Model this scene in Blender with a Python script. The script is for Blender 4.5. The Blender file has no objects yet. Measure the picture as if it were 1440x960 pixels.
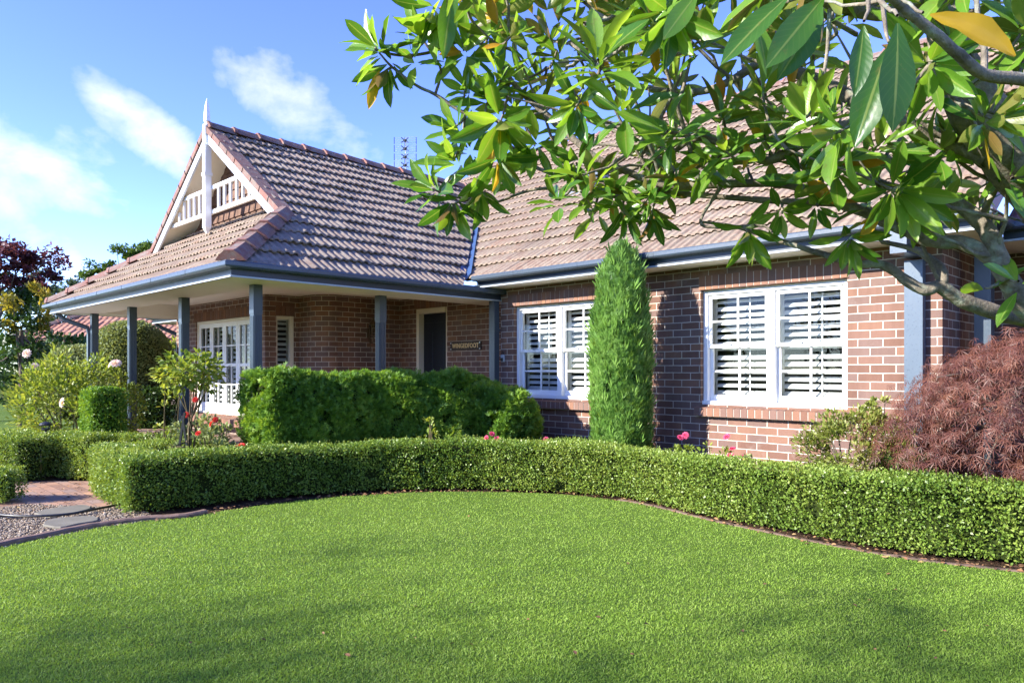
import bpy, bmesh, math, random
import numpy as np
from mathutils import Vector

R = math.radians
scene = bpy.context.scene
COL = scene.collection
rng = np.random.default_rng(11)
random.seed(11)
EYE = 1.32
F0, CX, CY = 1030.0, 720.0, 520.0
S2 = math.sqrt(0.5)

# ------------------------------------------------------------------ camera
cam_data = bpy.data.cameras.new('camera')
cam = bpy.data.objects.new('camera', cam_data)
COL.objects.link(cam)
cam.location = (0, 0, EYE)
cam.rotation_euler = (R(90), 0, R(45))
cam_data.sensor_width = 36.0
cam_data.lens = F0 / 1440 * 36.0
cam_data.shift_y = 40.0 / 1440.0
cam_data.clip_start = 0.05
cam_data.clip_end = 2000
scene.camera = cam

# ------------------------------------------------------------------ sun and sky
SUN = Vector((-0.42, -1.0, 0.55)).normalized()      # towards the sun
sun_el = math.asin(SUN.z)
sun_az = math.atan2(SUN.x, SUN.y)                   # clockwise from +Y
sl = bpy.data.lights.new('sun', 'SUN')
sl.energy = 3.5
sl.angle = R(0.5)
sl.color = (1.0, 0.95, 0.87)
sun = bpy.data.objects.new('sun', sl)
COL.objects.link(sun)
sun.rotation_euler = SUN.to_track_quat('Z', 'Y').to_euler()

world = bpy.data.worlds.new('World')
scene.world = world
world.use_nodes = True
wt = world.node_tree
wt.nodes.clear()
W = wt.nodes.new
def wl(a, b): wt.links.new(a, b)
w_out = W('ShaderNodeOutputWorld'); w_bg = W('ShaderNodeBackground')
sky = W('ShaderNodeTexSky'); sky.sky_type = 'NISHITA'; sky.sun_disc = False
sky.sun_elevation = sun_el; sky.sun_rotation = sun_az
sky.air_density = 0.9; sky.dust_density = 0.15; sky.ozone_density = 3.0; sky.altitude = 2200
w_bg.inputs['Strength'].default_value = 0.14
geo = W('ShaderNodeTexCoord')
def vmath(op, a, b=None):
    n = W('ShaderNodeVectorMath'); n.operation = op
    if isinstance(a, (tuple, list)): n.inputs[0].default_value = a
    else: wl(a, n.inputs[0])
    if b is not None:
        if isinstance(b, (tuple, list)): n.inputs[1].default_value = b
        else: wl(b, n.inputs[1])
    return n
def smath(op, a, b=None, c=None, clamp=False):
    n = W('ShaderNodeMath'); n.operation = op; n.use_clamp = clamp
    for i, v in enumerate((a, b, c)):
        if v is None: continue
        if isinstance(v, (int, float)): n.inputs[i].default_value = v
        else: wl(v, n.inputs[i])
    return n.outputs[0]
dirv = geo.outputs['Generated']
# wispy fair-weather clouds: soft elliptical banks in the sky dome broken up by fractal noise
def sky_dir(x, y):
    u, v = (x - CX) / F0, (CY - y) / F0
    return Vector(((u - 1) * S2, (u + 1) * S2, v)).normalized()
nz = W('ShaderNodeTexNoise'); nz.inputs['Scale'].default_value = 9.0; nz.inputs['Detail'].default_value = 9
nz.inputs['Roughness'].default_value = 0.58; nz.inputs['Distortion'].default_value = 0.25
mp = W('ShaderNodeMapping'); mp.inputs['Scale'].default_value = (1, 1, 1.7)
wl(dirv, mp.inputs['Vector']); wl(mp.outputs[0], nz.inputs['Vector'])
nz2 = W('ShaderNodeTexNoise'); nz2.inputs['Scale'].default_value = 30.0; nz2.inputs['Detail'].default_value = 6
wl(dirv, nz2.inputs['Vector'])
nsum = smath('ADD', smath('MULTIPLY', nz.outputs[0], 0.72), smath('MULTIPLY', nz2.outputs[0], 0.28))
total = None
for (x, y, rx, ry, tilt, amp) in [(85, 250, 0.080, 0.033, -28, 0.88), (215, 190, 0.10, 0.034, -35, 0.9), (395, 135, 0.085, 0.050, -25, 0.92),
                                  (475, 185, 0.105, 0.035, -35, 0.7), (85, 358, 0.050, 0.030, -35, 0.7), (5, 222, 0.03, 0.018, -15, 0.5),
                                  (330, 255, 0.16, 0.03, -20, 0.35), (1000, -100, 0.3, 0.05, 10, .6), (-500, 200, 0.4, 0.08, 8, .9), (-1500, 300, 0.5, 0.1, 0, .9)]:
    c = sky_dir(x, y)
    right = Vector((c.y, -c.x, 0)).normalized(); up = right.cross(c).normalized()
    ct, st = math.cos(R(tilt)), math.sin(R(tilt))
    e1 = right * ct + up * st; e2 = up * ct - right * st
    d1 = vmath('DOT_PRODUCT', dirv, tuple(e1 / rx)).outputs['Value']
    d2 = vmath('DOT_PRODUCT', dirv, tuple(e2 / ry)).outputs['Value']
    f = vmath('DOT_PRODUCT', dirv, tuple(c)).outputs['Value']
    q = smath('ADD', smath('MULTIPLY', d1, d1), smath('MULTIPLY', d2, d2))
    m = smath('MULTIPLY', smath('SUBTRACT', 1.0, smath('MULTIPLY', q, 0.5), clamp=True), amp)
    m = smath('MULTIPLY', m, smath('GREATER_THAN', f, 0.0))
    total = m if total is None else smath('MAXIMUM', total, m)
cl = smath('MULTIPLY', smath('SUBTRACT', smath('ADD', smath('MULTIPLY', total, 0.62), nsum), 0.81), 2.8, clamp=True)
cl = smath('MULTIPLY', cl, smath('MULTIPLY', total, 2.0, clamp=True))
cl = smath('MULTIPLY', cl, 0.9)
cmix = W('ShaderNodeMix'); cmix.data_type = 'RGBA'
wl(cl, cmix.inputs['Factor'])
hsv = W('ShaderNodeHueSaturation'); hsv.inputs['Saturation'].default_value = 1.15; hsv.inputs['Hue'].default_value = 0.526; hsv.inputs['Value'].default_value = 1.0
wl(sky.outputs[0], hsv.inputs['Color'])
wl(hsv.outputs[0], cmix.inputs['A']); cmix.inputs['B'].default_value = (2.4, 2.45, 2.55, 1)
wl(cmix.outputs['Result'], w_bg.inputs['Color']); wl(w_bg.outputs[0], w_out.inputs['Surface'])

scene.view_settings.view_transform = 'Standard'
scene.view_settings.look = 'None'
scene.view_settings.exposure = 2.08
scene.view_settings.gamma = 1.0
scene.view_settings.use_curve_mapping = False
try:
    scene.cycles.max_bounces = 8
    scene.cycles.transparent_max_bounces = 12
    scene.cycles.transmission_bounces = 6
    scene.cycles.diffuse_bounces = 4
    scene.cycles.glossy_bounces = 3
    scene.cycles.caustics_reflective = False
    scene.cycles.caustics_refractive = False
    scene.cycles.sample_clamp_indirect = 6
except Exception:
    pass

# ------------------------------------------------------------------ measuring helpers
def P(x, y, d):
    """world point seen at photo pixel (x, y) at depth d metres"""
    r = (x - CX) / F0 * d
    return Vector(((r - d) * S2, (r + d) * S2, EYE + (CY - y) / F0 * d))
def G(x, y, z=0.0):
    """world point on the horizontal plane z"""
    return P(x, y, F0 * (EYE - z) / (y - CY))

# ------------------------------------------------------------------ object helpers
def tag(o, label=None, cat=None, group=None, kind=None):
    if label: o['label'] = label
    if cat: o['category'] = cat
    if group: o['group'] = group
    if kind: o['kind'] = kind
    return o
def empty(name, loc, label=None, cat=None, group=None):
    o = bpy.data.objects.new(name, None); COL.objects.link(o)
    o.location = loc; o.empty_display_size = 0.2
    return tag(o, label, cat, group)
def place(o, parent):
    if parent is not None:
        o.parent = parent
        m = parent
        off = Vector((0, 0, 0))
        while m is not None:
            off += m.location; m = m.parent
        o.location = -off        # geometry is given in world coordinates
    return o

class MB:
    def __init__(s): s.v = []; s.f = []; s.uv = []; s.r = []; s.m = []; s.mi = 0
    def face(s, pts, uv=None, rnd=0.5):
        i = len(s.v); s.v += [tuple(p) for p in pts]; s.r += [rnd] * len(pts)
        s.f.append(tuple(range(i, i + len(pts)))); s.uv.append(uv); s.m.append(s.mi)
    def poly(s, verts, faces, rnd=0.5):
        i = len(s.v); s.v += [tuple(p) for p in verts]; s.r += [rnd] * len(verts)
        for f in faces: s.f.append(tuple(i + k for k in f)); s.uv.append(None); s.m.append(s.mi)
    def box(s, x0, x1, y0, y1, z0, z1, rnd=0.5):
        s.poly([(x0,y0,z0),(x1,y0,z0),(x1,y1,z0),(x0,y1,z0),(x0,y0,z1),(x1,y0,z1),(x1,y1,z1),(x0,y1,z1)],
               [(3,2,1,0),(4,5,6,7),(0,1,5,4),(1,2,6,5),(2,3,7,6),(3,0,4,7)], rnd)
    def obox(s, c, ax, ay, az, rnd=0.5):
        c = Vector(c); ax = Vector(ax); ay = Vector(ay); az = Vector(az)
        vs = [c + a*ax + b*ay + d*az for d in (-1,1) for (a,b) in ((-1,-1),(1,-1),(1,1),(-1,1))]
        s.poly(vs, [(3,2,1,0),(4,5,6,7),(0,1,5,4),(1,2,6,5),(2,3,7,6),(3,0,4,7)], rnd)
    def prism(s, loop0, loop1, rnd=0.5, caps=True):
        n = len(loop0)
        fs = [(i, (i+1) % n, n + (i+1) % n, n + i) for i in range(n)]
        if caps: fs += [tuple(range(n))[::-1], tuple(range(n, 2*n))]
        s.poly(list(loop0) + list(loop1), fs, rnd)
    def tube(s, path, rad, n=8, rnd=0.5, caps=True):
        path = [Vector(p) for p in path]
        if not hasattr(rad, '__len__'): rad = [rad] * len(path)
        vs = []; up = Vector((0.13, 0.21, 0.97)); px = None
        for i, p in enumerate(path):
            t = (path[min(i+1, len(path)-1)] - path[max(i-1, 0)]).normalized()
            if px is None:
                ref = up if abs(t.dot(up)) < 0.9 else Vector((1, 0, 0))
                px = (ref - t * ref.dot(t)).normalized()
            else:
                px = (px - t * px.dot(t)).normalized()
            py = t.cross(px)
            for k in range(n):
                a = 2 * math.pi * k / n
                vs.append(p + (px * math.cos(a) + py * math.sin(a)) * rad[i])
        fs = []
        for i in range(len(path) - 1):
            for k in range(n):
                fs.append((i*n+k, i*n+(k+1) % n, (i+1)*n+(k+1) % n, (i+1)*n+k))
        if caps:
            fs.append(tuple(range(n))[::-1]); fs.append(tuple(range((len(path)-1)*n, len(path)*n)))
        s.poly(vs, fs, rnd)
    def lathe(s, c, prof, n=16, rnd=0.5):
        vs = []
        for (r, z) in prof:
            for k in range(n):
                a = 2*math.pi*k/n
                vs.append((c[0] + r*math.cos(a), c[1] + r*math.sin(a), c[2] + z))
        fs = []
        for i in range(len(prof)-1):
            for k in range(n): fs.append((i*n+k, i*n+(k+1) % n, (i+1)*n+(k+1) % n, (i+1)*n+k))
        fs.append(tuple(range(n))[::-1]); fs.append(tuple(range((len(prof)-1)*n, len(prof)*n)))
        s.poly(vs, fs, rnd)
    def build(s, name, mat, parent=None, smooth=False, recalc=True, bevel=0):
        me = bpy.data.meshes.new(name)
        me.from_pydata(s.v, [], s.f)
        mats = mat if isinstance(mat, (list, tuple)) else [mat]
        for m in mats: me.materials.append(m)
        at = me.attributes.new('rnd', 'FLOAT', 'POINT'); at.data.foreach_set('value', s.r)
        if recalc or bevel:
            bm = bmesh.new(); bm.from_mesh(me)
            if bevel:
                bmesh.ops.remove_doubles(bm, verts=bm.verts, dist=1e-5) if False else None
                bmesh.ops.bevel(bm, geom=[e for e in bm.edges if len(e.link_faces) == 2 and e.calc_face_angle(0) > 0.6],
                                offset=bevel, segments=1, affect='EDGES', clamp_overlap=True)
            if recalc: bmesh.ops.recalc_face_normals(bm, faces=bm.faces)
            bm.to_mesh(me); bm.free()
        if len(mats) > 1 and not bevel:
            me.polygons.foreach_set('material_index', s.m)
        uvl = me.uv_layers.new(name='UVMap')
        keep = not bevel
        for p in me.polygons:
            ex = s.uv[p.index] if keep and p.index < len(s.uv) else None
            n = p.normal
            for li in p.loop_indices:
                co = me.vertices[me.loops[li].vertex_index].co
                if ex is not None:
                    k = s.f[p.index].index(me.loops[li].vertex_index); uvl.data[li].uv = ex[k]
                elif abs(n.z) > 0.75: uvl.data[li].uv = (co.x, co.y)
                elif abs(n.x) > abs(n.y): uvl.data[li].uv = (co.y, co.z)
                else: uvl.data[li].uv = (co.x, co.z)
        if smooth:
            me.polygons.foreach_set('use_smooth', [True] * len(me.polygons))
        me.update()
        o = bpy.data.objects.new(name, me); COL.objects.link(o)
        return place(o, parent)

def np_mesh(name, verts, faces, mat, parent=None, rnd=None, smooth=False, mat_index=None, extra=None):
    """fast mesh from numpy arrays; faces is an (M,k) array or list of such arrays"""
    verts = np.asarray(verts, np.float32)
    groups = faces if isinstance(faces, list) else [faces]
    me = bpy.data.meshes.new(name)
    me.vertices.add(len(verts)); me.vertices.foreach_set('co', verts.ravel())
    loops = np.concatenate([g.ravel() for g in groups]).astype(np.int32)
    cnt = np.concatenate([np.full(len(g), g.shape[1]) for g in groups]).astype(np.int32)
    start = np.concatenate([[0], np.cumsum(cnt)[:-1]]).astype(np.int32)
    me.loops.add(len(loops)); me.loops.foreach_set('vertex_index', loops)
    me.polygons.add(len(cnt)); me.polygons.foreach_set('loop_start', start); me.polygons.foreach_set('loop_total', cnt)
    for m in (mat if isinstance(mat, (list, tuple)) else [mat]): me.materials.append(m)
    if mat_index is not None: me.polygons.foreach_set('material_index', np.asarray(mat_index, np.int32))
    if smooth: me.polygons.foreach_set('use_smooth', np.ones(len(cnt), bool))
    if rnd is not None:
        at = me.attributes.new('rnd', 'FLOAT', 'POINT'); at.data.foreach_set('value', np.asarray(rnd, np.float32))
    for k, v in (extra or {}).items():
        at = me.attributes.new(k, 'FLOAT', 'POINT'); at.data.foreach_set('value', np.asarray(v, np.float32))
    me.update(calc_edges=True)
    o = bpy.data.objects.new(name, me); COL.objects.link(o)
    return place(o, parent)

# ------------------------------------------------------------------ materials
class NT:
    def __init__(s, name):
        s.mat = bpy.data.materials.new(name); s.mat.use_nodes = True
        s.t = s.mat.node_tree; s.t.nodes.clear()
        s.out = s.n('ShaderNodeOutputMaterial')
    def n(s, typ, **kw):
        nd = s.t.nodes.new(typ)
        for k, v in kw.items(): setattr(nd, k, v)
        return nd
    def l(s, a, b): s.t.links.new(a, b)
    def setin(s, sock, v):
        if hasattr(v, 'is_linked') or hasattr(v, 'links'): s.l(v, sock)
        else:
            if isinstance(v, (tuple, list)) and len(v) == 3 and sock.type == 'RGBA': v = (*v, 1)
            sock.default_value = v
    def bsdf(s, col, rough=0.6, spec=0.4, metal=0.0, normal=None):
        b = s.n('ShaderNodeBsdfPrincipled')
        s.setin(b.inputs['Base Color'], col); s.setin(b.inputs['Roughness'], rough)
        s.setin(b.inputs['Specular IOR Level'], spec); s.setin(b.inputs['Metallic'], metal)
        if normal is not None: s.l(normal, b.inputs['Normal'])
        return b
    def noise(s, scale, detail=4, rough=0.55, vec=None, dim='3D'):
        n = s.n('ShaderNodeTexNoise'); n.inputs['Scale'].default_value = scale
        n.inputs['Detail'].default_value = detail; n.inputs['Roughness'].default_value = rough
        s.l(vec if vec is not None else s.pos(), n.inputs['Vector'])
        return n.outputs['Fac']
    def pos(s):
        if not hasattr(s, '_p'): s._p = s.n('ShaderNodeNewGeometry')
        return s._p.outputs['Position']
    def attr(s, name='rnd'):
        a = s.n('ShaderNodeAttribute'); a.attribute_name = name
        return a.outputs['Fac']
    def ramp(s, fac, stops, interp='LINEAR'):
        r = s.n('ShaderNodeValToRGB'); cr = r.color_ramp; cr.interpolation = interp
        while len(cr.elements) < len(stops): cr.elements.new(0.5)
        for e, (p, c) in zip(cr.elements, stops):
            e.position = p; e.color = (*c, 1) if len(c) == 3 else c
        s.l(fac, r.inputs['Fac']); return r.outputs['Color']
    def mix(s, fac, a, b, blend='MIX'):
        m = s.n('ShaderNodeMix'); m.data_type = 'RGBA'; m.blend_type = blend
        s.setin(m.inputs['Factor'], fac); s.setin(m.inputs['A'], a); s.setin(m.inputs['B'], b)
        return m.outputs['Result']
    def math(s, op, a, b=0.0, clamp=False):
        m = s.n('ShaderNodeMath'); m.operation = op; m.use_clamp = clamp
        s.setin(m.inputs[0], a); s.setin(m.inputs[1], b); return m.outputs[0]
    def bump(s, h, strength=0.4, dist=0.01):
        b = s.n('ShaderNodeBump'); b.inputs['Strength'].default_value = strength; b.inputs['Distance'].default_value = dist
        s.l(h, b.inputs['Height']); return b.outputs['Normal']
    def done(s, shader): s.l(shader.outputs[0], s.out.inputs['Surface']); return s.mat

BRICK_TONES = [(0.0, (0.162, 0.086, 0.058)), (0.20, (0.210, 0.117, 0.083)), (0.40, (0.180, 0.118, 0.097)), (0.58, (0.234, 0.124, 0.079)),
               (0.76, (0.162, 0.105, 0.086)), (0.92, (0.264, 0.137, 0.078))]
MORTAR = (0.62, 0.56, 0.47)
def m_brick(name, bw=0.24, rh=0.086, off=0.5, rot=False, mortar=0.0054, mcol=None, tint=None):
    t = NT(name)
    uv = t.n('ShaderNodeUVMap'); uv.uv_map = 'UVMap'
    vec = uv.outputs[0]
    jit = t.n('ShaderNodeTexNoise'); jit.inputs['Scale'].default_value = 14; jit.inputs['Detail'].default_value = 3
    t.l(vec, jit.inputs['Vector'])
    add = t.n('ShaderNodeVectorMath', operation='MULTIPLY_ADD'); t.l(jit.outputs['Color'], add.inputs[0])
    add.inputs[1].default_value = (0.005, 0.005, 0); t.l(vec, add.inputs[2])
    b = t.n('ShaderNodeTexBrick'); b.offset = off; b.squash = 1
    b.inputs['Color1'].default_value = (0, 0, 0, 1); b.inputs['Color2'].default_value = (1, 1, 1, 1); b.inputs['Mortar'].default_value = (0.5, 0.5, 0.5, 1)
    b.inputs['Scale'].default_value = 1; b.inputs['Mortar Size'].default_value = mortar; b.inputs['Mortar Smooth'].default_value = 0.25
    b.inputs['Brick Width'].default_value = bw; b.inputs['Row Height'].default_value = rh
    t.l(add.outputs[0], b.inputs['Vector'])
    tone = t.ramp(b.outputs['Color'], BRICK_TONES, 'CONSTANT')
    n1 = t.noise(22, 5, 0.65); n2 = t.noise(240, 3, 0.6); n3 = t.noise(1.3, 4, 0.6)
    tone = t.mix(t.math('MULTIPLY', n1, 0.55), tone, t.mix(0.55, tone, (0.26, 0.15, 0.125)))
    tone = t.mix(0.6, tone, t.ramp(n2, [(0.3, (0.45,)*3), (0.7, (1.15,)*3)]), 'MULTIPLY')
    if tint: tone = t.mix(1.0, tone, tint, 'MULTIPLY')
    mort = t.mix(n1, MORTAR, (0.50, 0.44, 0.36))
    if mcol: mort = mcol
    mort = t.mix(t.ramp(n3, [(0.5, (0,)*3), (0.72, (0.6,)*3)]), mort, (0.30, 0.27, 0.22))
    col = t.mix(b.outputs['Fac'], tone, mort)
    st = t.n('ShaderNodeMapping'); st.inputs['Scale'].default_value = (2.2, 2.2, 0.35); t.l(t.pos(), st.inputs['Vector'])
    n4 = t.noise(1.6, 6, 0.65, st.outputs[0]); col = t.mix(1.0, col, t.ramp(n4, [(0.35, (0.80, 0.79, 0.78)), (0.60, (1.04, 1.03, 1.02))]), 'MULTIPLY')
    eff = t.noise(2.4, 6, 0.7); col = t.mix(t.ramp(eff, [(0.60, (0,)*3), (0.78, (0.30,)*3)]), col, (0.42, 0.37, 0.33))
    h = t.math('ADD', t.math('MULTIPLY', t.math('SUBTRACT', 1.0, b.outputs['Fac']), 1.0), t.math('MULTIPLY', n2, 0.25))
    return t.done(t.bsdf(col, 0.82, 0.25, normal=t.bump(h, 0.7, 0.006)))
def m_brick_solid(name):
    t = NT(name)
    tone = t.ramp(t.attr(), BRICK_TONES, 'CONSTANT')
    n1 = t.noise(22, 5, 0.65); n2 = t.noise(240, 3, 0.6)
    tone = t.mix(t.math('MULTIPLY', n1, 0.5), tone, (0.30, 0.145, 0.095))
    tone = t.mix(0.6, tone, t.ramp(n2, [(0.3, (0.45,)*3), (0.7, (1.15,)*3)]), 'MULTIPLY')
    return t.done(t.bsdf(tone, 0.8, 0.25, normal=t.bump(n2, 0.4, 0.003)))
def m_plain(name, col, rough=0.5, spec=0.4, var=0.12, scale=6, metal=0.0, bump=0.0, dirt=None):
    t = NT(name)
    n1 = t.noise(scale, 5, 0.6); n2 = t.noise(scale * 14, 3, 0.6)
    k = t.math('ADD', t.math('MULTIPLY', n1, var * 2), 1 - var)
    c = t.mix(1.0, col, t.ramp(n1, [(0.25, (1 - var,)*3), (0.75, (1 + var * 0.6,)*3)]), 'MULTIPLY')
    if dirt: c = t.mix(t.ramp(n2, [(0.55, (0,)*3), (0.8, (0.45,)*3)]), c, dirt)
    r = t.math('ADD', t.math('MULTIPLY', n2, 0.2), rough - 0.1)
    nm = t.bump(n2, bump, 0.004) if bump else None
    return t.done(t.bsdf(c, r, spec, metal, nm))
def m_tile(name, base, lichen, red):
    t = NT(name)
    n1 = t.noise(0.9, 5, 0.6); n2 = t.noise(9, 6, 0.7); n3 = t.noise(75, 4, 0.7)
    c = t.mix(t.ramp(t.attr(), [(0.0, (0,)*3), (1.0, (1,)*3)]), base, red)
    c = t.mix(t.ramp(n2, [(0.42, (0,)*3), (0.68, (0.75,)*3)]), c, lichen)
    c = t.mix(t.ramp(n1, [(0.45, (0,)*3), (0.75, (0.5,)*3)]), c, tuple(v * 0.55 for v in base))
    c = t.mix(0.7, c, t.ramp(n3, [(0.30, (0.55,)*3), (0.66, (1.15,)*3)]), 'MULTIPLY')
    return t.done(t.bsdf(c, 0.85, 0.2, normal=t.bump(n3, 0.5, 0.006)))
def m_leaf(name, stops, trans=0.35, rough=0.45, spec=0.35, back=None, nscale=3.0, tcol=1.6, veins=False):
    """leaf: colour from the per-leaf number and a slow noise, light passes through; back = colour of the underside"""
    t = NT(name)
    f = t.math('ADD', t.math('MULTIPLY', t.attr(), 0.7), t.math('MULTIPLY', t.noise(nscale, 3), 0.3))
    c = t.ramp(f, stops)
    nm = None
    if veins:
        mid, al = t.attr('across'), t.attr('along')
        ph = t.math('SUBTRACT', t.math('MULTIPLY', al, 11.0), t.math('MULTIPLY', mid, 2.2))
        sv = t.math('PINGPONG', ph, 0.5)                       # side veins leaving the midrib
        svl = t.ramp(sv, [(0.0, (1,)*3), (0.16, (0,)*3)])
        mr = t.ramp(mid, [(0.0, (1,)*3), (0.05, (0.9,)*3), (0.10, (0,)*3)])
        c = t.mix(t.math('MULTIPLY', mr, 0.55), c, (0.30, 0.36, 0.09)); c = t.mix(t.math('MULTIPLY', svl, 0.07), c, (0.28, 0.36, 0.08))
        blot = t.noise(38, 4, 0.65); c = t.mix(t.ramp(blot, [(0.60, (0,)*3), (0.72, (0.5,)*3)]), c, (0.17, 0.13, 0.03))
        nm = t.bump(t.math('ADD', t.math('ADD', t.math('MULTIPLY', sv, 0.30), t.math('MULTIPLY', mr, 0.5)), t.math('MULTIPLY', blot, 0.5)), 0.25, 0.003)
    tc = t.mix(1.0, c, (tcol * 1.15, tcol, tcol * 0.55), 'MULTIPLY')
    cf = c
    if back is not None:
        g = t.n('ShaderNodeNewGeometry')
        cf = t.mix(g.outputs['Backfacing'], c, t.ramp(t.attr(), back))
    b = t.bsdf(cf, rough, spec, normal=nm)
    tr = t.n('ShaderNodeBsdfTranslucent'); t.l(tc, tr.inputs['Color'])
    m = t.n('ShaderNodeMixShader'); m.inputs[0].default_value = trans
    t.l(b.outputs[0], m.inputs[1]); t.l(tr.outputs[0], m.inputs[2])
    return t.done(m)
def m_glass():
    t = NT('window_glass')
    tr = t.n('ShaderNodeBsdfTransparent'); tr.inputs[0].default_value = (0.86, 0.9, 0.9, 1)
    gl = t.n('ShaderNodeBsdfGlossy'); gl.inputs['Roughness'].default_value = 0.01
    fr = t.n('ShaderNodeFresnel'); fr.inputs['IOR'].default_value = 1.52
    nb = t.bump(t.noise(1.6, 2), 0.03, 0.02); t.l(nb, gl.inputs['Normal'])
    m = t.n('ShaderNodeMixShader'); t.l(t.math('MULTIPLY', fr.outputs[0], 0.9, True), m.inputs[0])
    t.l(tr.outputs[0], m.inputs[1]); t.l(gl.outputs[0], m.inputs[2])
    return t.done(m)

M = {}
M['brick'] = m_brick('brick')
M['brick_solid'] = m_brick_solid('brick_edge')
M['mortar'] = m_plain('mortar', (0.58, 0.52, 0.44), 0.9, 0.2, 0.2, 20, bump=0.3)
M['white'] = m_plain('white_paint', (0.80, 0.80, 0.78), 0.35, 0.45, 0.04, 5)
M['cream'] = m_plain('cream_paint', (0.72, 0.66, 0.54), 0.45, 0.4, 0.05, 4)
M['soffit'] = m_plain('soffit_paint', (0.78, 0.73, 0.62), 0.6, 0.3, 0.05, 3)
M['steel_blue'] = m_plain('slate_blue_paint', (0.045, 0.066, 0.088), 0.32, 0.5, 0.08, 3)
M['steel_sunlit'] = m_plain('sunlit_slate_paint', (0.085, 0.115, 0.15), 0.3, 0.5, 0.08, 3)  # slate blue lightened: the sun on the corner downpipe is in the colour
M['fascia'] = m_plain('dark_slate_paint', (0.022, 0.033, 0.047), 0.35, 0.45, 0.1, 3)
M['gutter'] = m_plain('gutter_slate_paint', (0.055, 0.076, 0.100), 0.3, 0.5, 0.12, 3)
M['lit_edge'] = m_plain('sunlit_fascia_edge', (0.40, 0.45, 0.50), 0.4, 0.4, 0.06, 4)  # sunlight along the fascia's bottom edge, put into the colour
M['barge'] = m_plain('pale_grey_paint', (0.55, 0.60, 0.66), 0.4, 0.4, 0.06, 4)
M['shutter'] = m_plain('shutter_white', (0.84, 0.83, 0.80), 0.4, 0.4, 0.03, 5)
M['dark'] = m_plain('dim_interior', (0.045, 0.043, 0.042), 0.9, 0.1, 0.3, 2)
M['door'] = m_plain('navy_door_paint', (0.010, 0.013, 0.022), 0.35, 0.4, 0.2, 3)
M['glass'] = m_glass()
M['tile'] = m_tile('concrete_roof_tile', (0.235, 0.175, 0.133), (0.33, 0.285, 0.215), (0.235, 0.150, 0.106))
M['tile_dark'] = m_tile('weathered_roof_tile', (0.240, 0.187, 0.148), (0.33, 0.300, 0.245), (0.225, 0.156, 0.118))
M['tile_red'] = m_tile('red_roof_tile', (0.20, 0.085, 0.068), (0.26, 0.20, 0.17), (0.24, 0.085, 0.062))
M['cap'] = m_tile('ridge_cap', (0.19, 0.125, 0.105), (0.24, 0.235, 0.205), (0.26, 0.105, 0.080))
M['flash'] = m_plain('blue_flashing', (0.035, 0.075, 0.17), 0.4, 0.5, 0.15, 6)
M['lead'] = m_plain('grey_flashing', (0.30, 0.34, 0.40), 0.5, 0.4, 0.2, 9)
M['shingle'] = m_plain('dark_timber', (0.15, 0.088, 0.062), 0.8, 0.2, 0.35, 9, bump=0.4)
M['black'] = m_plain('black_metal', (0.012, 0.012, 0.013), 0.4, 0.5, 0.2, 8)
M['alu'] = m_plain('aluminium', (0.62, 0.65, 0.68), 0.35, 0.5, 0.05, 8, metal=0.6)
M['bronze'] = m_plain('old_bronze', (0.13, 0.085, 0.05), 0.45, 0.5, 0.25, 20, metal=0.4)
M['gold'] = m_plain('brass_letter', (0.62, 0.42, 0.20), 0.4, 0.5, 0.1, 30, metal=0.3)
M['plaque'] = m_plain('dark_plaque', (0.06, 0.045, 0.035), 0.6, 0.3, 0.25, 20)
# ================================================================== THE HOUSE
house = empty('brick_house', (-7.0, 8.0, 0), 'long brown brick house with white windows, tiled roof and slate blue verandah posts', 'house')

class Fr:
    """wall frame: s runs along the wall, n points out of it, z is up"""
    def __init__(s, kind, c): s.k = kind; s.c = c
    def __call__(s, a, n, z):
        return (a, s.c - n, z) if s.k == 'A' else (s.c + n, a, z)
def fbox(mb, F, s0, s1, n0, n1, z0, z1, rnd=0.5):
    vs = [F(a, n, z) for z in (z0, z1) for (a, n) in ((s0, n0), (s1, n0), (s1, n1), (s0, n1))]
    mb.poly(vs, [(3,2,1,0),(4,5,6,7),(0,1,5,4),(1,2,6,5),(2,3,7,6),(3,0,4,7)], rnd)
def wall(F, s0, s1, z0, z1, holes=(), th=0.23, name='wall', mat=None):
    """brick wall with openings (s0,s1,z0,z1) and their reveals"""
    mb = MB()
    xs = sorted({s0, s1} | {h[0] for h in holes} | {h[1] for h in holes})
    zs = sorted({z0, z1} | {h[2] for h in holes} | {h[3] for h in holes})
    for a, b in zip(xs, xs[1:]):
        for c, d in zip(zs, zs[1:]):
            m = ((a+b)/2, (c+d)/2)
            if any(h[0] < m[0] < h[1] and h[2] < m[1] < h[3] for h in holes): continue
            for n in (0, -th):
                mb.face([F(a, n, c), F(b, n, c), F(b, n, d), F(a, n, d)], [(a, c), (b, c), (b, d), (a, d)])
    for (a, b, c, d) in holes:
        for (p, q) in (((a, c), (a, d)), ((b, d), (b, c)), ((a, d), (b, d)), ((b, c), (a, c))):
            vert = p[0] == q[0]
            uv = [(p[0], p[1]), (p[0]+th, p[1]), (p[0]+th, q[1]), (p[0], q[1])] if vert else [(p[0], 0), (p[0], th), (q[0], th), (q[0], 0)]
            mb.face([F(p[0], 0, p[1]), F(p[0], -th, p[1]), F(q[0], -th, q[1]), F(q[0], 0, q[1])], uv)
    for a in (s0, s1):
        mb.face([F(a, 0, z0), F(a, -th, z0), F(a, -th, z1), F(a, 0, z1)], [(a, z0), (a+th, z0), (a+th, z1), (a, z1)])
    mb.face([F(s0, 0, z1), F(s1, 0, z1), F(s1, -th, z1), F(s0, -th, z1)])
    return mb.build(name, mat or M['brick'], house, recalc=False)
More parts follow.
